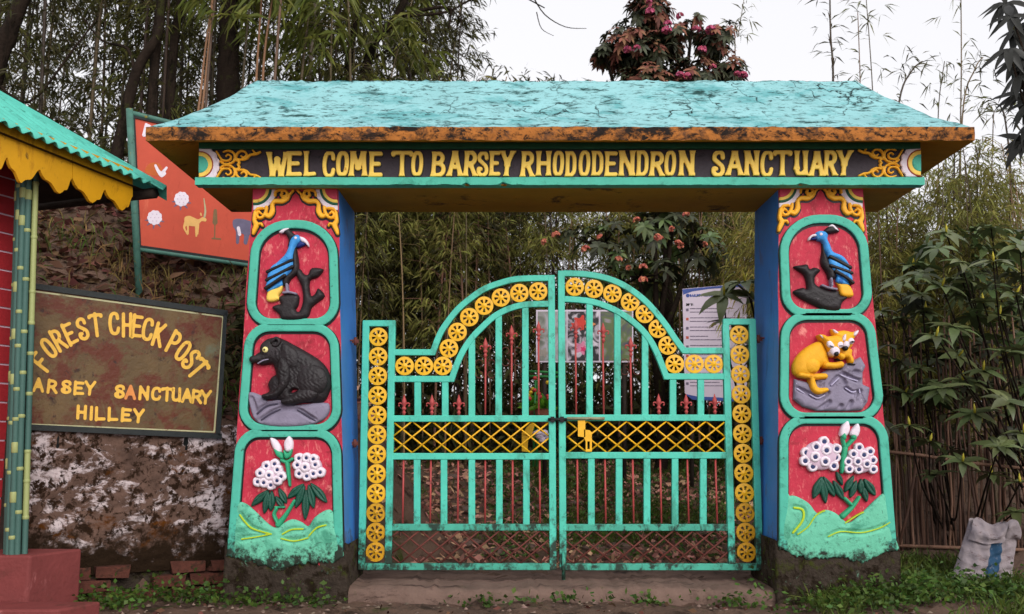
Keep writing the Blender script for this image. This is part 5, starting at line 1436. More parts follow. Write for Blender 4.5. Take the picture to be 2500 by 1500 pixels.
# ------------------------------------------------------------------ vegetation
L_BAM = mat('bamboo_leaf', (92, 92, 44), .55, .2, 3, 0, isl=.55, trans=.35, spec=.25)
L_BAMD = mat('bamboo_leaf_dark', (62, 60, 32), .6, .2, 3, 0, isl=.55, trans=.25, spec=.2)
L_BAMY = mat('bamboo_leaf_yellow', (132, 124, 60), .55, .2, 3, 0, isl=.5, trans=.4, spec=.25)
L_CULM = mat('bamboo_culm', (92, 76, 56), .55, .25, 8, .1, 40, objr=.45, stretch=(1, 1, .2))
L_CULMD = mat('bamboo_culm_dark', (60, 48, 38), .6, .25, 8, .1, 40, objr=.45, stretch=(1, 1, .2))
L_BARK = mat('mossy_bark', (42, 33, 27), .95, .4, 6, 1.0, 22, spec=.1, stretch=(1, 1, .3), dirt=((24, 19, 14), .5, 6, (1, 1, .3)), dirt2=((58, 62, 26), .28, 5, (1, 1, 1)))
L_BARKP = mat('pale_bark', (150, 134, 122), .8, .25, 7, .6, 24, stretch=(1, 1, .4), dirt=((66, 54, 46), .5, 9, (1, 1, .6)))
L_RHO = mat('rhododendron_leaf', (78, 92, 54), .42, .18, 4, 0, isl=.5, trans=.15, spec=.4)
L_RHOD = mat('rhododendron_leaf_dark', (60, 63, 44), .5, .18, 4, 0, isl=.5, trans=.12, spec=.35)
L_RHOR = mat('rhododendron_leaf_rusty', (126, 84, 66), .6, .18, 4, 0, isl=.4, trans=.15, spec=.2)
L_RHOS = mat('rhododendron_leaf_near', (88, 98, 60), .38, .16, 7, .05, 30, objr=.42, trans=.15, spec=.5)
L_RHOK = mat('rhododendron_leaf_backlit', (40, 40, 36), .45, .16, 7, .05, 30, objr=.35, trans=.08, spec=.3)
L_SHOOT = mat('young_shoot', (190, 176, 60), .5, .15, 7, 0, trans=.2)
L_DRY = mat('dry_leaf', (92, 64, 50), .8, .2, 6, 0, isl=.6, trans=.1, spec=.15)
L_GRASS = mat('grass_blade', (80, 94, 40), .6, .2, 3, 0, isl=.5, trans=.3, spec=.2)
L_GRASSD = mat('dry_grass_blade', (118, 98, 58), .7, .2, 3, 0, isl=.5, trans=.3, spec=.15)
L_WEED = mat('weed_leaf', (66, 90, 34), .55, .2, 3, 0, isl=.5, trans=.25, spec=.3)
L_PINK = mat('blossom_pink', (190, 88, 116), .55, .15, 12, 0, isl=.25, trans=.2)
L_SALM = mat('blossom_salmon', (206, 122, 98), .55, .15, 12, 0, isl=.3, trans=.2)

L_BAMO = mat('bamboo_leaf_olive', (122, 120, 60), .55, .2, 3, 0, isl=.5, trans=.4, spec=.2)
L_CULMT = mat('bamboo_culm_tan', (122, 94, 70), .6, .25, 8, .1, 40, objr=.4, stretch=(1, 1, .2))
def bamboo_variant(seed, H, leaf0, nb, mats, lsize=1.0, lean=.5, rad=.018):
    r = np.random.default_rng(seed); m = MB()
    n = 16; t = np.linspace(0, 1, n); az = r.uniform(0, 6.28); ln = lean * r.uniform(.3, 1)
    path = np.stack([np.cos(az) * ln * t ** 2.4 * H * .22, np.sin(az) * ln * t ** 2.4 * H * .22, H * (t - .06 * t ** 3)], 1)
    m.tube(path, rad * (1 - .75 * t) + .002, 6)
    nodes = np.arange(.03, .95, .055)
    at = lambda q: np.array([np.interp(q, t, path[:, k]) for k in range(3)])
    for q in nodes:
        c = at(q); rr_ = (rad * (1 - .75 * q) + .002)
        m.tube([c - np.array([0, 0, .006]), c, c + np.array([0, 0, .006])], [rr_, rr_ * 1.35, rr_], 6, 0, False)
    P_, D_, N_ = [], [], []
    for k in range(nb):
        q = leaf0 + (1 - leaf0) * r.random() ** .85; c = at(q)
        a = r.uniform(0, 6.28); l = r.uniform(.18, .62) * (1.15 - .4 * q)
        e = c + np.array([math.cos(a) * l, math.sin(a) * l, l * r.uniform(-.25, .55)])
        mid = (c + e) / 2 + np.array([0, 0, .06])
        if k % 2 == 0: m.tube([c, mid, e], [.004, .003, .0015], 3, 0, False)
        for f in (.55, .8, 1.0):
            p0 = c * (1 - f) + e * f if f > .6 else mid
            nl = r.integers(3, 6)
            for _ in range(nl):
                aa = a + r.normal(0, .9); P_.append(p0 + r.normal(0, .02, 3)); D_.append((math.cos(aa), math.sin(aa), r.uniform(-1.5, .15)))
    P_ = np.array(P_); D_ = np.array(D_)
    V, F = leaf_cards(P_, D_, r.uniform(.10, .21, len(P_)) * lsize, r.uniform(.008, .014, len(P_)) * lsize, r, .25)
    cm = mesh('culm', np.vstack(m.V), m.F, mats[1], m.mi, m.sm)
    lm = mesh('foliage', V, F, mats[0])
    return cm, lm
def place_bamboo(var, x, y, label, group, sz=1.0, rz=0.0, z=None):
    o = bpy.data.objects.new('bamboo', None); COL.objects.link(o); o.empty_display_size = .2
    o.location = (x, y, float(gz(x, y)) - .05 if z is None else z); o.rotation_euler = (0, 0, rz); o.scale = (sz, sz, sz)
    tag(o, label, 'bamboo', group)
    for nm, me in zip(('culm', 'foliage'), var):
        c = bpy.data.objects.new(nm, me); COL.objects.link(c); c.parent = o
    return o
def pxx(x, Y): return (x - CX) / FPX * Y * 1.0

VT = [bamboo_variant(100 + i, 8.0, .12, 150, (L_BAM if i % 2 else L_BAMD, L_CULM if i % 3 else L_CULMD), .85) for i in range(5)]
VS = [bamboo_variant(200 + i, 4.3, .22, 130, (L_BAMO if i % 3 else L_BAMD, L_CULMT if i % 2 == 0 else L_CULMD), .74, .5, .014) for i in range(5)]
VY = [bamboo_variant(300 + i, 3.2, .16, 70, (L_BAMY if i % 2 else L_BAMO, L_CULM), .75, .7, .010) for i in range(4)]
r = np.random.default_rng(11); k = 0
for i in range(62):                                   # tall thicket on the bank, upper left
    Y = r.uniform(9.0, 14.5); px = r.uniform(-120, 1130)
    x = pxx(px, Y * 1.02)
    if px > 870 and Y < 10.6: Y = 10.8 + r.random() * 3; x = pxx(px, Y)
    near = Y < 10.5
    lab = 'tall leafy bamboo in the thicket above the left bank' if px < 600 else 'tall leafy bamboo rising behind the left half of the gateway roof'
    place_bamboo(VT[r.integers(5)], x, Y, lab, 'bamboo above the left bank' if px < 600 else 'tall bamboo behind the gateway', r.uniform(.85, 1.15), r.uniform(0, 6.28))
for i in range(74):                                   # medium thicket seen through the gate
    Y = r.uniform(10.2, 14.0); px = r.uniform(840, 1960); x = pxx(px, Y)
    place_bamboo(VS[r.integers(5)], x, Y, 'slender bamboo in the dark thicket seen through the gate', 'bamboo seen through the gate', r.uniform(.85, 1.08) * (1.0 if px < 1700 else .85), r.uniform(0, 6.28))
for i in range(70):                                   # thin yellowish bamboo right of the pillar
    Y = r.uniform(8.6, 12.0); px = r.uniform(1850, 2620); x = pxx(px, Y)
    lim = .95 + (1080 - r.uniform(360, 640)) / 2400 * Y - float(gz(x, Y))
    place_bamboo(VY[r.integers(4)], x, Y, 'thin yellow-green bamboo with open sky behind, right of the gateway', 'bamboo right of the gateway', lim / 3.2, r.uniform(0, 6.28))

VB = [bamboo_variant(400 + i, 5.6, .35, 60, (mat('bamboo_leaf_bright', (100, 106, 46), .5, .2, 3, 0, isl=.45, trans=.4, spec=.25), L_CULM), 1.35, .8, .013) for i in range(3)]
for i, (px, Y) in enumerate(((470, 8.7), (560, 9.2), (640, 8.8), (700, 9.3), (600, 9.8), (790, 9.6), (860, 10.2))):
    place_bamboo(VB[i % 3], pxx(px, Y), Y, 'bright yellow-green bamboo spray in front of the dark trunks left of the roof', 'bright bamboo sprays among the trunks', 1.0 + .06 * (i % 4), i * 1.9)

VV = [bamboo_variant(450 + i, 4.6, .62, 24, (L_BAMO, L_CULMT if i % 2 else L_CULM), .7, .35, .013) for i in range(4)]
for i in range(60):                                   # bare stems in front of the thickets
    if i < 40: px, Y, gp, lb = r.uniform(850, 1860), r.uniform(9.8, 11.6), 'bare stems behind the gate', 'bare slender bamboo stem standing before the thicket behind the gate'
    else: px, Y, gp, lb = r.uniform(2130, 2560), r.uniform(8.2, 9.6), 'bare stems right of the gateway', 'bare slender bamboo stem standing behind the stick fence'
    x = pxx(px, Y); lim = (.95 + (1080 - r.uniform(230, 420)) / 2400 * Y - float(gz(x, Y))) / 4.6
    place_bamboo(VV[i % 4], x, Y, lb, gp, lim, r.uniform(0, 6.28))

# far wood that closes the view behind everything
def mass(name, N, fx, label, mt, seed, ls=(.14, .30), cat='thicket'):
    r = np.random.default_rng(seed); pos = []
    while len(pos) < N:
        q = fx(r)
        if q is not None: pos.append(q)
    pos = np.array(pos); d = r.normal(0, 1, (N, 3)); d[:, 2] = d[:, 2] * .6 - .5
    V, F = leaf_cards(pos, d, r.uniform(*ls, N), r.uniform(.012, .026, N), r, .2)
    o = link(name, mesh(name, V, F, mt)); tag(o, label, cat, kind='stuff'); return o
def far_fx(r):
    Y = r.uniform(14.5, 19); px = r.uniform(-300, 2800)
    top = np.interp(px, [-300, 900, 1120, 1200, 1430, 1700, 1830, 2150, 2400, 2800], [-450, -400, -100, 150, 190, 260, 420, 560, 600, 560])
    y = r.uniform(top, 1150)
    dens = 1.0 if y > 680 else .20
    if px < 1150 and y < 300: dens = .28
    if px > 1900: dens *= .35 if y < 800 else 1
    if r.random() > dens: return None
    p = P(px, y, Y); return p if p[2] > float(gz(p[0], Y)) else None
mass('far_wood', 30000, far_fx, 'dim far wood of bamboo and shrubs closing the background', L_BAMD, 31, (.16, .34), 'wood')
def under_fx(r):
    px = r.uniform(830, 1930); Y = r.uniform(10.1, 11.6); x = pxx(px, Y); h = r.exponential(.42)
    if h > 1.9: return None
    return (x, Y, float(gz(x, Y)) + h)
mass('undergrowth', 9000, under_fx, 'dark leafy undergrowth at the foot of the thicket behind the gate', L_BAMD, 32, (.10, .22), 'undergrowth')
def bank_fx(r):
    px = r.uniform(-150, 640); Y = r.uniform(8.9, 11.0); x = pxx(px, Y); h = r.exponential(.32)
    return (x, Y, float(gz(x, Y)) + h) if h < 1.4 else None
def bank_low(r):
    u = r.uniform(.3, 1.25); s_ = r.uniform(-2.6, .9); p = WB + WD * s_ + WN * u; h = min(.2, r.exponential(.06))
    if math.sin(p[0] * 5 + 2 * math.sin(p[1] * 4)) + r.normal(0, .5) < -.1: return None
    return (p[0], p[1], float(gz(p[0], p[1])) + h)
mass('bank_plants', 3800, bank_low, 'low dark plants and stems creeping over the leaf covered bank', L_BAMD, 34, (.08, .2), 'undergrowth')
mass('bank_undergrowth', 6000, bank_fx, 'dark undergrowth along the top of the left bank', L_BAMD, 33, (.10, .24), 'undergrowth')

# litter, grass and weeds
def litter(name, N, fx, mt, label, seed, ls=(.04, .10), wd=(.010, .026)):
    r = np.random.default_rng(seed); pos = np.array([fx(r) for _ in range(N)])
    z = gz(pos[:, 0], pos[:, 1]) + r.uniform(.004, .03, N)
    d = r.normal(0, 1, (N, 3)); d[:, 2] *= .35
    V, F = leaf_cards(np.column_stack([pos, z]), d, r.uniform(*ls, N), r.uniform(*wd, N), r, .02)
    o = link(name, mesh(name, V, F, mt)); tag(o, label, 'leaf litter', kind='stuff')
def bank_xy(r):
    u = r.uniform(.25, 2.9); s = r.uniform(-3.2, .9); p = WB + WD * s + WN * u; return p
litter('bank_litter', 5200, bank_xy, L_DRY, 'brown fallen leaves covering the bank behind the check post sign', 41, (.07, .17), (.016, .038))
litter('path_litter', 6500, lambda r: (r.uniform(-1.9, 2.6), r.uniform(6.95, 10.4)), mat('path_leaf', (168, 128, 106), .8, .2, 6, 0, isl=.6, trans=.1, spec=.15), 'fallen leaves scattered over the earth behind the gate', 42)
litter('earth_litter', 160, lambda r: (r.uniform(-2.6, 3.0), r.uniform(5.2, 6.0)), L_DRY, 'few fallen leaves on the bare earth before the threshold', 43, (.03, .06), (.006, .014))
def blades(name, N, fx, mt, label, seed, hh=(.06, .2), cat='grass', z0=0.0):
    r = np.random.default_rng(seed); pos = []
    while len(pos) < N:
        q = fx(r)
        if q is not None: pos.append(q)
    pos = np.array(pos); z = gz(pos[:, 0], pos[:, 1]) + z0
    d = r.normal(0, .45, (N, 3)); d[:, 2] = 1
    V, F = leaf_cards(np.column_stack([pos, z]), d, r.uniform(*hh, N), r.uniform(.003, .007, N), r, .3)
    o = link(name, mesh(name, V, F, mt)); tag(o, label, cat, kind='stuff')
def clumpy(fx, sc, th):
    def f(r):
        p = fx(r); v = math.sin(p[0] * sc + 1.7 * math.sin(p[1] * sc * .7)) + math.sin(p[1] * sc * 1.3 + 2.1 * math.sin(p[0] * sc * .6)) + r.normal(0, .5)
        return p if v > th else None
    return f
blades('bank_grass', 1500, clumpy(bank_xy, 5, .5), L_GRASS, 'green grass tufts growing on the leaf covered bank', 51, (.12, .34))
blades('bank_dry_grass', 2000, clumpy(bank_xy, 4, .2), L_GRASSD, 'dry straw coloured grass hanging on the bank', 52, (.12, .36))
blades('path_grass', 8000, clumpy(lambda r: (r.uniform(.2, 2.6), r.uniform(7.4, 10.6)), 3, .3), L_GRASS, 'short green grass on the verge behind the right gate leaf', 53, (.05, .16))
blades('thin_grass', 2200, clumpy(lambda r: (r.uniform(-1.7, .4), r.uniform(7.6, 10.4)), 4, .9), L_GRASS, 'thin grass patches on the earth behind the left gate leaf', 54, (.05, .14))
blades('pillar_grass', 7000, clumpy(lambda r: (r.uniform(1.7, 3.4), r.uniform(5.3, 7.4)), 2.5, -.7), L_GRASS, 'green grass growing around the right pillar foot and the sack', 55, (.05, .20))
def weeds(name, N, fx, label, seed, hz=.10):
    r = np.random.default_rng(seed); pos = np.array([fx(r) for _ in range(N)])
    z = gz(pos[:, 0], pos[:, 1]) + np.abs(r.normal(0, hz, N)) + .01
    d = r.normal(0, 1, (N, 3)); d[:, 2] = d[:, 2] * .5 + .2
    V, F = leaf_cards(np.column_stack([pos, z]), d, r.uniform(.02, .05, N), r.uniform(.008, .016, N), r, .1)
    o = link(name, mesh(name, V, F, L_WEED)); tag(o, label, 'weeds', kind='stuff')
def clump2(fx):
    g_ = clumpy(fx, 7, -.2)
    def f(r):
        while True:
            q = g_(r)
            if q is not None: return q
    return f
def near_line(a, b, w):
    a = np.array(a); b = np.array(b)
    def f(r):
        t = r.random(); t = t + .06 * math.sin(t * 25); return a + (b - a) * t + r.normal(0, w, 2)
    return f
weeds('wall_weeds', 700, near_line((-2.5, 5.75), (-1.75, 6.15), .08), 'small green weeds at the foot of the old plastered wall', 61, .06)
weeds('pillar_weeds', 260, near_line((-1.75, 5.85), (-1.0, 5.82), .06), 'small weeds at the foot of the bear pillar', 62, .05)
weeds('leafy_weeds', 3400, clump2(near_line((1.68, 5.86), (3.2, 6.35), .20)), 'bright leafy weeds at the foot of the golden animal pillar', 63, .07)
weeds('threshold_weeds', 240, near_line((-.4, 5.92), (1.5, 5.92), .035), 'sparse sprouts along the front of the threshold', 64, .03)
weeds('verge_weeds', 5000, lambda r: (r.uniform(-.2, 2.5), r.uniform(7.1, 10.2)), 'low green weeds between the stones behind the gate', 65, .05)

# stones on the path behind the gate
def stone_mesh(seed):
    r = np.random.default_rng(seed); V = []; F = []
    for i, ph_ in enumerate(np.linspace(0, math.pi, 6)):
        for j in range(8):
            a = j / 8 * 2 * math.pi; rr_ = 1 + .18 * r.standard_normal()
            V.append((math.sin(ph_) * math.cos(a) * rr_, math.sin(ph_) * math.sin(a) * rr_ * .8, math.cos(ph_) * .42))
    for i in range(5):
        for j in range(8): F.append((i*8+j, (i+1)*8+j, (i+1)*8+(j+1) % 8, i*8+(j+1) % 8))
    return mesh('stone', V, F, C_CONC2, None, True)
SM = [stone_mesh(i) for i in range(4)]
rs = random.Random(12)
for i, (px, py) in enumerate([(1085, 1345), (1150, 1358), (1240, 1350), (1290, 1362), (1320, 1330), (1420, 1352), (1470, 1330), (1520, 1348), (1445, 1312), (1185, 1318), (1010, 1362), (1100, 1300), (1600, 1355), (1380, 1300), (1560, 1312), (1700, 1350), (1055, 1320), (1215, 1366), (1265, 1322), (1345, 1356), (1400, 1326), (1500, 1364), (1445, 1366), (1130, 1330), (1290, 1300), (1530, 1330), (1620, 1330), (1180, 1348)]):
    Y = EYE * 2400 / max(60, (py - 1080)) * .93
    x = pxx(px, Y); s = rs.uniform(.05, .11)
    o = link('stone', SM[i % 4]); o.location = (x, Y, float(gz(x, Y)) + .005); o.scale = (s * 1.4, s, s); o.rotation_euler = (0, 0, rs.uniform(0, 6))
    tag(o, 'flat brown stone lying in the earth path behind the gate', 'stone', 'stones on the path behind the gate')

rp = np.random.default_rng(91); Vp = []; Fp = []
for i in range(420):
    x, y = rp.uniform(-2.4, 3.1), rp.uniform(5.15, 6.0); s = rp.uniform(.004, .016) * (1.6 if rp.random() < .08 else 1)
    b = len(Vp); c = np.array([x, y, float(gz(x, y)) + s * .4])
    Vp += [c + s * np.array(v) * (1 + .25 * rp.standard_normal()) for v in ((1, 0, 0), (0, 1, 0), (-1, 0, 0), (0, -1, 0), (0, 0, .7), (.5, .5, .4))]
    Fp += [(b, b+5, b+4), (b+5, b+1, b+4), (b+1, b+2, b+4), (b+2, b+3, b+4), (b+3, b, b+4), (b, b+1, b+5)]
tag(link('gravel', mesh('gravel', Vp, Fp, mat('gravel_stone', (118, 100, 88), .9, .3, 9, .2, isl=.45))), 'loose gravel on the bare earth before the threshold', 'gravel', kind='stuff')

# trees ---------------------------------------------------------------------------------------
def tree(label, px, Y, w0, w1, bark=L_BARK, limbs=(), crown=(1.1, 700), seed=0, name='tree', leafm=L_BAMD):
    pts = [P(x, y, Y) for x, y in px]
    base = pts[0].copy(); g0 = float(gz(base[0], base[1]))
    t = thing(name, (base[0], Y, g0), label, 'tree')
    d = (pts[-1] - pts[-2]); d /= np.linalg.norm(d)
    path = [np.array([base[0] - .05, Y, g0 - .2]), *pts, pts[-1] + d * 1.2, pts[-1] + d * 2.4]
    path = smooth_pts(path, 5, False); n = len(path)
    r = np.random.default_rng(seed)
    rad = np.linspace(w0, w1 * .6, n) / 2 * Y / FPX * (1 + .06 * r.standard_normal(n))
    m = MB(); m.tube(path, rad, 10); m.build('trunk', bark, t)
    tops = [path[-1], path[-4]]
    for lp, a, b in limbs:
        m = MB(); q = smooth_pts([P(x, y, Y + dy) for x, y, dy in lp], 4, False)
        m.tube(q, np.linspace(a, b, len(q)) / 2 * Y / FPX, 6); m.build('limb', bark, t)
    for k in range(3):                     # limbs inside the crown above the frame
        a = r.uniform(0, 6.28); e = path[-1] + np.array([math.cos(a), math.sin(a), .6]) * .9; tops.append(e)
        m = MB(); m.tube([path[-6], (path[-6] + e) / 2 + np.array([0, 0, .15]), e], [rad[-6] * .6, rad[-6] * .4, .012], 6); m.build('limb', bark, t)
    N = crown[1]; c = np.array(tops)[r.integers(0, len(tops), N)] + r.normal(0, crown[0] * .5, (N, 3))
    dd = r.normal(0, 1, (N, 3)); V, F = leaf_cards(c, dd, r.uniform(.09, .16, N), r.uniform(.02, .035, N), r)
    link('crown', mesh('crown', V, F, leafm), t)
    return t
tree('dark leaning tree with a bent trunk above the red board', [(262, 470), (286, 372), (318, 228), (344, 152), (386, 84), (396, 0)], 8.9, 36, 26, seed=1, limbs=[([(330, 190, 0), (312, 120, .1), (250, 100, .1), (200, 40, .2)], 10, 4)])
tree('straight dark trunk just right of the bent tree', [(366, 400), (371, 270), (382, 100), (396, -20)], 9.1, 34, 28, seed=2)
tree('slim dark trunk third from the bent tree', [(410, 400), (414, 270), (426, 100), (446, -20)], 9.3, 32, 26, seed=3)
tree('thick dark trunk behind the left hip of the gateway roof', [(556, 420), (556, 236), (558, 100), (562, -20)], 9.5, 70, 56, seed=4)
tree('thick dark trunk leaning at the top left corner', [(-60, 330), (-8, 160), (30, 60), (62, -20)], 8.8, 56, 44, seed=5, limbs=[([(-20, 190, 0), (70, 250, .1), (180, 120, .2), (240, 40, .3)], 9, 4)])
tree('pale birch-like trunk above the left half of the roof', [(746, 420), (754, 189), (765, 87), (772, -20)], 10.4, 16, 12, L_BARKP, seed=6)
tree('dark trunk beside the pale trunk behind the roof', [(838, 420), (848, 189), (860, 100), (880, -20)], 10.6, 24, 18, seed=7)
tree('dark leaning tree with bare hanging twigs above the roof', [(862, 420), (896, 160), (925, 87), (963, 50), (998, -20)], 10.3, 30, 24, seed=8, crown=(.7, 500),
     limbs=[([(925, 90, 0), (985, 40, .1), (1060, 20, .1), (1100, 24, .2), (1095, 70, .2)], 12, 5), ([(985, 40, 0), (1090, 30, .2), (1150, 0, .3), (1240, -20, .3), (1330, 20, .3)], 8, 3),
            ([(1300, -10, .3), (1330, 36, .3), (1380, 66, .3), (1432, 70, .3)], 4, 1.5), ([(1310, 30, .3), (1322, 70, .3), (1352, 88, .3)], 3, 1.2), ([(1100, 20, .2), (1130, 60, .2), (1120, 100, .2)], 4, 1.5), ([(900, 150, .1), (960, 118, .1), (1040, 100, .1)], 8, 3)])
for i, (px, lab) in enumerate(((([(458, 400), (485, 266), (500, 130), (521, -20)]), 'left of two tan bare poles leaning behind the roof'), (([(474, 400), (494, 262), (508, 130), (520, -10)]), 'right of two tan bare poles leaning behind the roof'), (([(618, 400), (626, 190), (640, -20)]), 'first thin tan pole right of the thick trunk'), (([(636, 400), (644, 150), (668, -20)]), 'second thin tan pole right of the thick trunk'))):
    m = MB(); q = smooth_pts([P(x, y, 9.0) for x, y in px], 4, False); m.tube(q, np.linspace(.015, .009, len(q)), 6)
    o = m.build('bamboo_pole', mat('tan_cane', (142, 104, 76), .6, .2, 8, .1, 40, stretch=(1, 1, .2))); tag(o, lab, 'pole', 'tan poles on the bank')

# rhododendrons ---------------------------------------------------------------------------------
def whorl(c, ax, n, ln, wd, r, droop=.45, lift=.25):
    """points of n leaves round a shoot: (N*6) vertices and faces"""
    ax = np.asarray(ax, float); ax /= np.linalg.norm(ax)
    u = np.cross(ax, (0.3, .9, .2)); u /= np.linalg.norm(u); v = np.cross(ax, u)
    a0 = r.uniform(0, 6.28); V = []; F = []
    for k in range(n):
        a = a0 + k * 6.283 / n + r.normal(0, .12); rad = u * math.cos(a) + v * math.sin(a)
        d = rad + ax * (lift + r.normal(0, .2)); d /= np.linalg.norm(d)
        L_ = ln * r.uniform(.75, 1.15); sd = np.cross(d, ax); sd /= np.linalg.norm(sd) + 1e-9; nn = np.cross(sd, d)
        b = len(V); g_ = np.array([0, 0, -1.0])
        for f, w in ((0, .1), (.3, .8), (.65, 1.0), (1.0, .06)):
            p = c + d * L_ * f + g_ * L_ * droop * f * f
            V.append(p + sd * wd * w + nn * wd * .25 * w); V.append(p - sd * wd * w + nn * wd * .25 * w)
        F += [(b, b+1, b+3, b+2), (b+2, b+3, b+5, b+4), (b+4, b+5, b+7, b+6)]
    return V, F
def bloom_mesh(mt, seed):
    r = np.random.default_rng(seed); V = []; F = []
    for k in range(16):
        d = r.normal(0, 1, 3); d[2] = abs(d[2]) * .8; d /= np.linalg.norm(d); c = d * .045
        u = np.cross(d, (.2, .5, .8)); u /= np.linalg.norm(u); v = np.cross(d, u); b = len(V)
        V.append(c - d * .03)
        for j in range(5):
            a = j * 1.2566; V.append(c + d * .012 + (u * math.cos(a) + v * math.sin(a)) * .026)
        for j in range(5): F.append((b, b + 1 + j, b + 1 + (j + 1) % 5))
        V.append(c + d * .002)
        for j in range(5): F.append((b + 6, b + 1 + (j + 1) % 5, b + 1 + j))
    return mesh('blossom', V, F, mt)
BLP, BLS = [bloom_mesh(L_PINK, i) for i in range(3)], [bloom_mesh(L_SALM, 10 + i) for i in range(3)]
def rhodo_tree(label, base, lobes, nwh, ln, wd, blooms, bl_m, seed, mats, rusty=.2, name='rhododendron_tree', trunk_r=.07, bsc=1.0):
    """lobes: (centre, radii); blooms: points"""
    r = np.random.default_rng(seed); base = np.asarray(base, float)
    t = thing(name, base, label, 'tree' if 'tree' in name else 'shrub')
    m = MB(); cen = np.mean([l[0] for l in lobes], 0)
    fork = base * .45 + cen * .55; fork[2] = base[2] + (cen[2] - base[2]) * .5
    q = smooth_pts([base - np.array([0, 0, .15]), base * .7 + fork * .3 + np.array([.06, 0, 0]), fork], 5, False)
    m.tube(q, np.linspace(trunk_r, trunk_r * .7, len(q)), 8); m.build('trunk', L_BARK, t)
    Vs, Fs, mi = [], [], []; n0 = 0; mb = MB()
    tot = sum(l[1][0] * l[1][1] * l[1][2] for l in lobes)
    for c, rad in lobes:
        c = np.asarray(c, float); rad = np.asarray(rad, float)
        mb.tube([fork, (fork + c) / 2 + np.array([0, 0, -.05]), c], [trunk_r * .55, trunk_r * .4, trunk_r * .22], 6)
        k = max(3, int(nwh * rad.prod() / tot))
        for i in range(k):
            d = r.normal(0, 1, 3); d /= np.linalg.norm(d); p = c + d * rad * r.uniform(.45, 1.0)
            if i % 2 == 0: mb.tube([c + (p - c) * .1, (c + p) / 2 - np.array([0, 0, .03]), p], [.014, .009, .005], 4)
            ax = d * .8 + np.array([0, 0, .7]) + r.normal(0, .2, 3)
            V, F = whorl(p, ax, int(r.integers(7, 11)), ln, wd, r)
            Vs += V; Fs += [[a + n0 for a in f] for f in F]; mi += [1 if r.random() < rusty else 0] * len(F); n0 += len(V)
    mb.build('branches', L_BARK, t)
    link('crown', mesh('crown', Vs, Fs, mats, mi, True), t)
    for i, p in enumerate(blooms):
        o = link('blossom', bl_m[i % 3]); o.location = [float(v) for v in p]; s = r.uniform(.8, 1.25) * bsc; o.scale = (s, s, s); o.rotation_euler = (r.normal(0, .3), r.normal(0, .3), r.uniform(0, 6)); setpar(o, t)
    return t
YT = 10.6; kx = YT / FPX
def lobe(x, y, rx, ry, Y=YT, dy=.4): return (P(x, y, Y), (rx * Y / FPX, dy, ry * Y / FPX))
gb = P(1610, 700, YT); gb[2] = float(gz(gb[0], YT))
rhodo_tree('rhododendron tree with pink blossoms rising above the middle of the roof', gb,
  [lobe(1585, 25, 66, 62), lobe(1535, 115, 74, 60), lobe(1640, 90, 46, 40), lobe(1745, 100, 52, 46), lobe(1600, 130, 60, 50), lobe(1580, 210, 110, 50), lobe(1700, 190, 110, 50), lobe(1780, 170, 40, 35), lobe(1475, 130, 26, 22), lobe(1690, 60, 22, 18)],
  800, .10, .019, [P(x, y, YT - .35) for x, y in ((1585, 8), (1587, 30), (1555, 120), (1660, 40), (1628, 76), (1700, 74), (1740, 165), (1715, 122), (1660, 188), (1678, 188), (1800, 182), (1815, 186), (1532, 122), (1735, 75), (1630, 60), (1710, 122))], BLP, 71, [L_RHOD, L_RHOR], .36, bsc=.8)
YT2 = 9.8
gb = P(1600, 900, YT2); gb[2] = float(gz(gb[0], YT2))
rhodo_tree('rhododendron tree with salmon blossoms seen through the gate opening', gb,
  [lobe(1480, 590, 110, 70, YT2), lobe(1600, 560, 110, 60, YT2), lobe(1700, 590, 80, 70, YT2), lobe(1560, 680, 110, 60, YT2), lobe(1650, 480, 110, 70, YT2)],
  110, .13, .022, [P(x, y, YT2 - .45) for x, y in ((1330, 592), (1357, 575), (1465, 580), (1555, 540), (1605, 580), (1612, 585), (1655, 595), (1662, 600), (1535, 655), (1570, 655), (1570, 685), (1510, 635), (1720, 598), (1675, 525), (1880, 560), (1430, 610), (1640, 560))], BLS, 72, [L_RHOD, L_RHO], .4, bsc=.6)

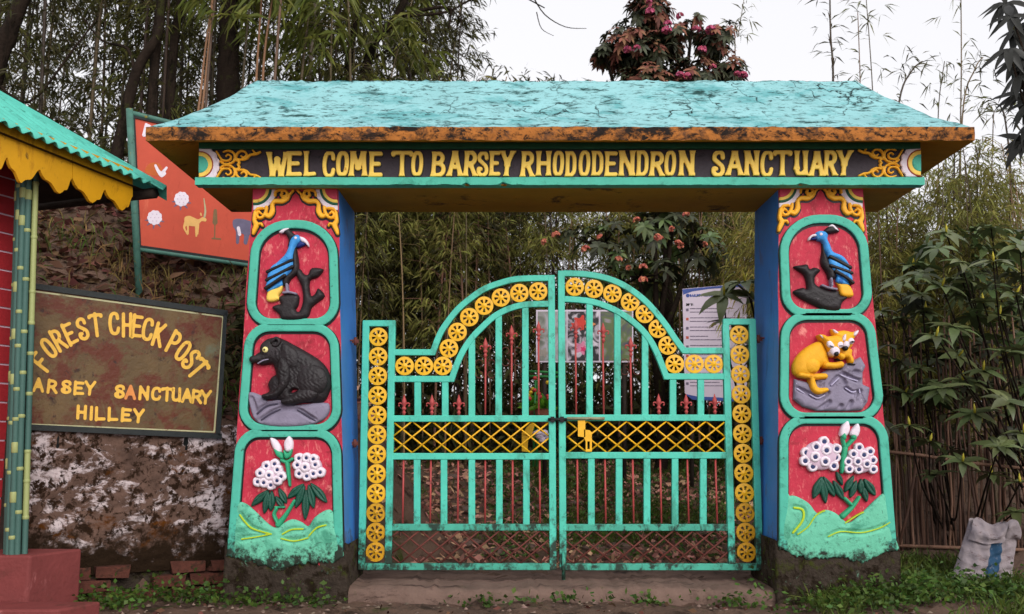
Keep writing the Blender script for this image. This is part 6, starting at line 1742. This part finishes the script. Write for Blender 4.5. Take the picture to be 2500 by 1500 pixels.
# near rhododendron shrubs: every leaf is a piece of its own
def near_leaf(seed, mt, wf=.36):
    r = np.random.default_rng(seed); V = []; F = []; n = 6
    for i in range(n):
        f = i / (n - 1); w = .5 * math.sin(math.pi * min(1, .06 + f * .94) ** .8) * wf + .004
        if i == n - 1: w = .004
        z = -.34 * f * f * (1 + .2 * r.standard_normal() * 0) + .02 * math.sin(f * 9 + seed)
        V += [(f, w, z + .28 * w), (f, 0, z), (f, -w, z + .28 * w)]
    for i in range(n - 1):
        a = i * 3; F += [(a, a+1, a+4, a+3), (a+1, a+2, a+5, a+4)]
    return mesh('leaf', V, F, mt, None, True)
NLF = [near_leaf(i, L_RHOS) for i in range(3)]; NLK = [near_leaf(5 + i, L_RHOK, .25) for i in range(3)]
def near_shrub(label, base, whorls, ln, leaves, seed, cat='shrub', name='rhododendron_shrub', shoots=.5, fill=0, fillbox=None, stem=.022, up=(0, 0, 1), nleaf=(7, 10), lightfill=None, sag=0.0):
    r = np.random.default_rng(seed); base = np.asarray(base, float)
    t = thing(name, base, label, cat)
    mb = MB()
    for w in whorls:
        c = np.asarray(w, float)
        j = base + (c - base) * r.uniform(.25, .4) + r.normal(0, .05, 3); k = base + (c - base) * .72 + np.array([0, 0, -.06]) + r.normal(0, .04, 3)
        mb.tube(smooth_pts([base, j, k, c], 3, False), np.linspace(stem, .005, 10), 5)
        ax = np.asarray(up, float) + r.normal(0, .22, 3) + np.array([0, -.25, 0]); ax /= np.linalg.norm(ax)
        u = np.cross(ax, (.3, .9, .2)); u /= np.linalg.norm(u); v = np.cross(ax, u); n = int(r.integers(*nleaf)); a0 = r.uniform(0, 6)
        for q in range(n):
            a = a0 + q * 6.283 / n + r.normal(0, .1); rad = u * math.cos(a) + v * math.sin(a)
            d = rad + ax * r.uniform(-.15, .45) + np.array([-.5, 0, -1.0]) * sag; d /= np.linalg.norm(d); sd = np.cross(ax, d); sd /= np.linalg.norm(sd); nn = np.cross(d, sd)
            L_ = ln * r.uniform(.75, 1.2)
            o = link('leaf', leaves[q % 3])
            M_ = Matrix(((d[0], sd[0], nn[0], c[0]), (d[1], sd[1], nn[1], c[1]), (d[2], sd[2], nn[2], c[2]), (0, 0, 0, 1)))
            o.matrix_basis = M_ @ Matrix.Diagonal((L_, L_ * r.uniform(.85, 1.2), L_, 1)); setpar(o, t)
        if r.random() < shoots:
            s = MB(); s.tube([c, c + ax * ln * .22, c + ax * ln * .42], [.008, .010, .001], 5); s.build('shoot', L_SHOOT, t)
    mb.build('stems', L_BARK, t)
    if fill:
        Vs, Fs = [], []
        for i in range(fill):
            p = fillbox(r); V, F = whorl(np.asarray(p), np.array([0, -.1, 1]) + r.normal(0, .4, 3), int(r.integers(6, 9)), ln * .9, ln * .16, r)
            Fs += [[a + len(Vs) for a in f] for f in F]; Vs += V
        o = link('inner_foliage', mesh('inner_foliage', Vs, Fs, lightfill or L_RHO, None, True), t)
    return t
rw = random.Random(21)
A_ = [P(x, y, Y) for x, y, Y in ((2285, 822, 6.9), (2330, 800, 7.1), (2345, 640, 7.2), (2425, 640, 7.0), (2480, 720, 6.9), (2400, 740, 7.2), (2450, 860, 7.0), (2300, 950, 7.1), (2400, 905, 7.1), (2350, 930, 7.3), (2460, 980, 6.8), (2380, 1010, 7.0), (2300, 700, 7.3), (2370, 690, 7.4), (2440, 770, 7.3), (2490, 600, 7.2), (2340, 870, 7.5), (2490, 860, 7.2), (2260, 760, 7.5), (2420, 560, 7.4), (2500, 1060, 7.0), (2310, 570, 7.6))]
def fb(x0, x1, y0, y1, Y0, Y1):
    def f(r):
        Y = r.uniform(Y0, Y1); return P(r.uniform(x0, x1), r.uniform(y0, y1), Y)
    return f
near_shrub('large rhododendron shrub with drooping leaf whorls at the right edge above the fence', P(2580, 1330, 8.1), A_, .185, NLF, 81, fill=90, fillbox=fb(2220, 2560, 560, 1010, 7.3, 8.4), stem=.013)
B_ = [P(x, y, Y) for x, y, Y in ((2220, 1040, 7.0), (2270, 1080, 7.1), (2350, 1128, 6.9), (2440, 1090, 6.9), (2240, 900, 7.4), (2490, 1180, 6.9), (2420, 1160, 7.2), (2200, 780, 7.6), (2250, 720, 7.6), (2190, 690, 7.8), (2180, 880, 7.7), (2210, 960, 7.5), (2480, 1250, 7.1), (2280, 1160, 7.3), (2150, 760, 7.9), (2230, 650, 7.9))]
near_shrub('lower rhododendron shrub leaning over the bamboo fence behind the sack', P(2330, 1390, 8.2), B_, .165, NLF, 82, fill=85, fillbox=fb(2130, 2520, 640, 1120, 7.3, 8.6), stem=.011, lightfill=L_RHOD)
C_ = [P(x, y, 7.4) for x, y in ((1768, 722), (1835, 730), (1800, 790), (1850, 800), (1820, 690))]
near_shrub('rhododendron shoot with yellow bud tip in front of the notice board', P(1880, 1250, 7.7), C_, .245, NLF, 83, shoots=1.0, fill=6, fillbox=fb(1800, 1880, 760, 900, 7.7, 7.9), stem=.014)
D_ = [P(x, y, Y) for x, y, Y in ((2462, 120, 5.5), (2500, 60, 5.6), (2490, 185, 5.5), (2455, 8, 5.7), (2516, 250, 5.5), (2510, 305, 5.6), (2540, 150, 5.6), (2530, 20, 5.5), (2480, 75, 5.6), (2476, 150, 5.7), (2490, 230, 5.6), (2505, 130, 5.5), (2500, 340, 5.6), (2470, 40, 5.5))]
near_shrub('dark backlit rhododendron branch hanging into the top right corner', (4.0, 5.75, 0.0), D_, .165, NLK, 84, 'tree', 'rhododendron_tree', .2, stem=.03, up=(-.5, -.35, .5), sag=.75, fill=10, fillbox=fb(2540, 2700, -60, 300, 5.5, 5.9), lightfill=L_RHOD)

# thin stalks against the sky, right of the roof
ST = [([(2030, 470), (2034, 190), (2028, 90), (2026, -15)], 7, 10.0, 'thick dark bamboo stalk standing alone above the right end of the roof'), ([(2104, 480), (2100, 200), (2094, 30)], 4, 10.0, 'thin stalk just right of the thick stalk above the roof'), ([(2140, 500), (2130, 215), (2115, 0)], 4, 10.2, 'second thin stalk above the right hip of the roof'),
      ([(2165, 520), (2195, 250), (2225, 175), (2252, 150)], 6, 9.6, 'leafy bending stalk above the right hip of the roof'), ([(2300, 640), (2290, 300), (2306, 150)], 4, 9.8, 'pale thin stalk above the right eave corner'), ([(2352, 900), (2345, 400), (2347, 160), (2346, -15)], 5, 9.4, 'straight tall stalk near the right eave corner'),
      ([(2340, 700), (2350, 280), (2380, 170), (2400, 140)], 5, 9.2, 'leaning leafy stalk right of the eave corner'), ([(2460, 800), (2468, 460), (2455, 300), (2440, 255)], 7, 8.8, 'branching dark stalk at the right below the hanging branch'), ([(2390, 800), (2386, 420), (2392, 380)], 7, 9.0, 'dark broken stalk beside the branching stalk'), ([(2330, 820), (2330, 400), (2335, 370)], 6, 9.0, 'upright dark stalk under the right eave corner'),
      ([(1795, 140), (1802, 90), (1816, 0)], 3, 10.4, 'thin twig above the pink rhododendron'), ([(2420, 700), (2424, 330), (2428, 270)], 4, 9.3, 'thin grey stalk left of the branching stalk')]
for i, (px, w, Y, lab) in enumerate(ST):
    r = np.random.default_rng(500 + i); pts = [P(x, y, Y) for x, y in px]
    b = pts[0].copy(); b[2] = float(gz(b[0], Y)); t = thing('bamboo_stalk', b, lab, 'stalk', 'stalks against the sky')
    path = smooth_pts([b] + pts, 6, False); n = len(path); m = MB(); m.tube(path, np.linspace(w * 1.1, w * .55, n) / 2 * Y / FPX, 6)
    if i in (0, 8, 9):
        for _ in range(14):
            c = path[r.integers(n // 2, n)]; m.tube([c, c + np.array([r.normal(0, .02), 0, .10])], [.008, .003], 4)
    m.build('culm', L_CULMD if i in (0, 3, 7, 8, 9) else L_CULM, t)
    Pp, Dd = [], []
    for _ in range(26):
        f = r.random() ** .5; c = path[int(f * (n - 1))]; a = r.uniform(0, 6.28); l = r.uniform(.05, .30)
        e = c + np.array([math.cos(a) * l, math.sin(a) * l * .5, l * r.uniform(0, 1.1)])
        mt_ = MB()
        for __ in range(r.integers(1, 4)): Pp.append(e); Dd.append((math.cos(a) + r.normal(0, .5), r.normal(0, .5), r.uniform(-1.2, .3)))
        Pp.append(c); Dd.append(e - c)
    V, F = leaf_cards(np.array(Pp), np.array(Dd), r.uniform(.08, .17, len(Pp)), r.uniform(.004, .009, len(Pp)), r)
    link('foliage', mesh('foliage', V, F, L_BAMD if i in (0, 3, 6, 7) else L_BAM), t)
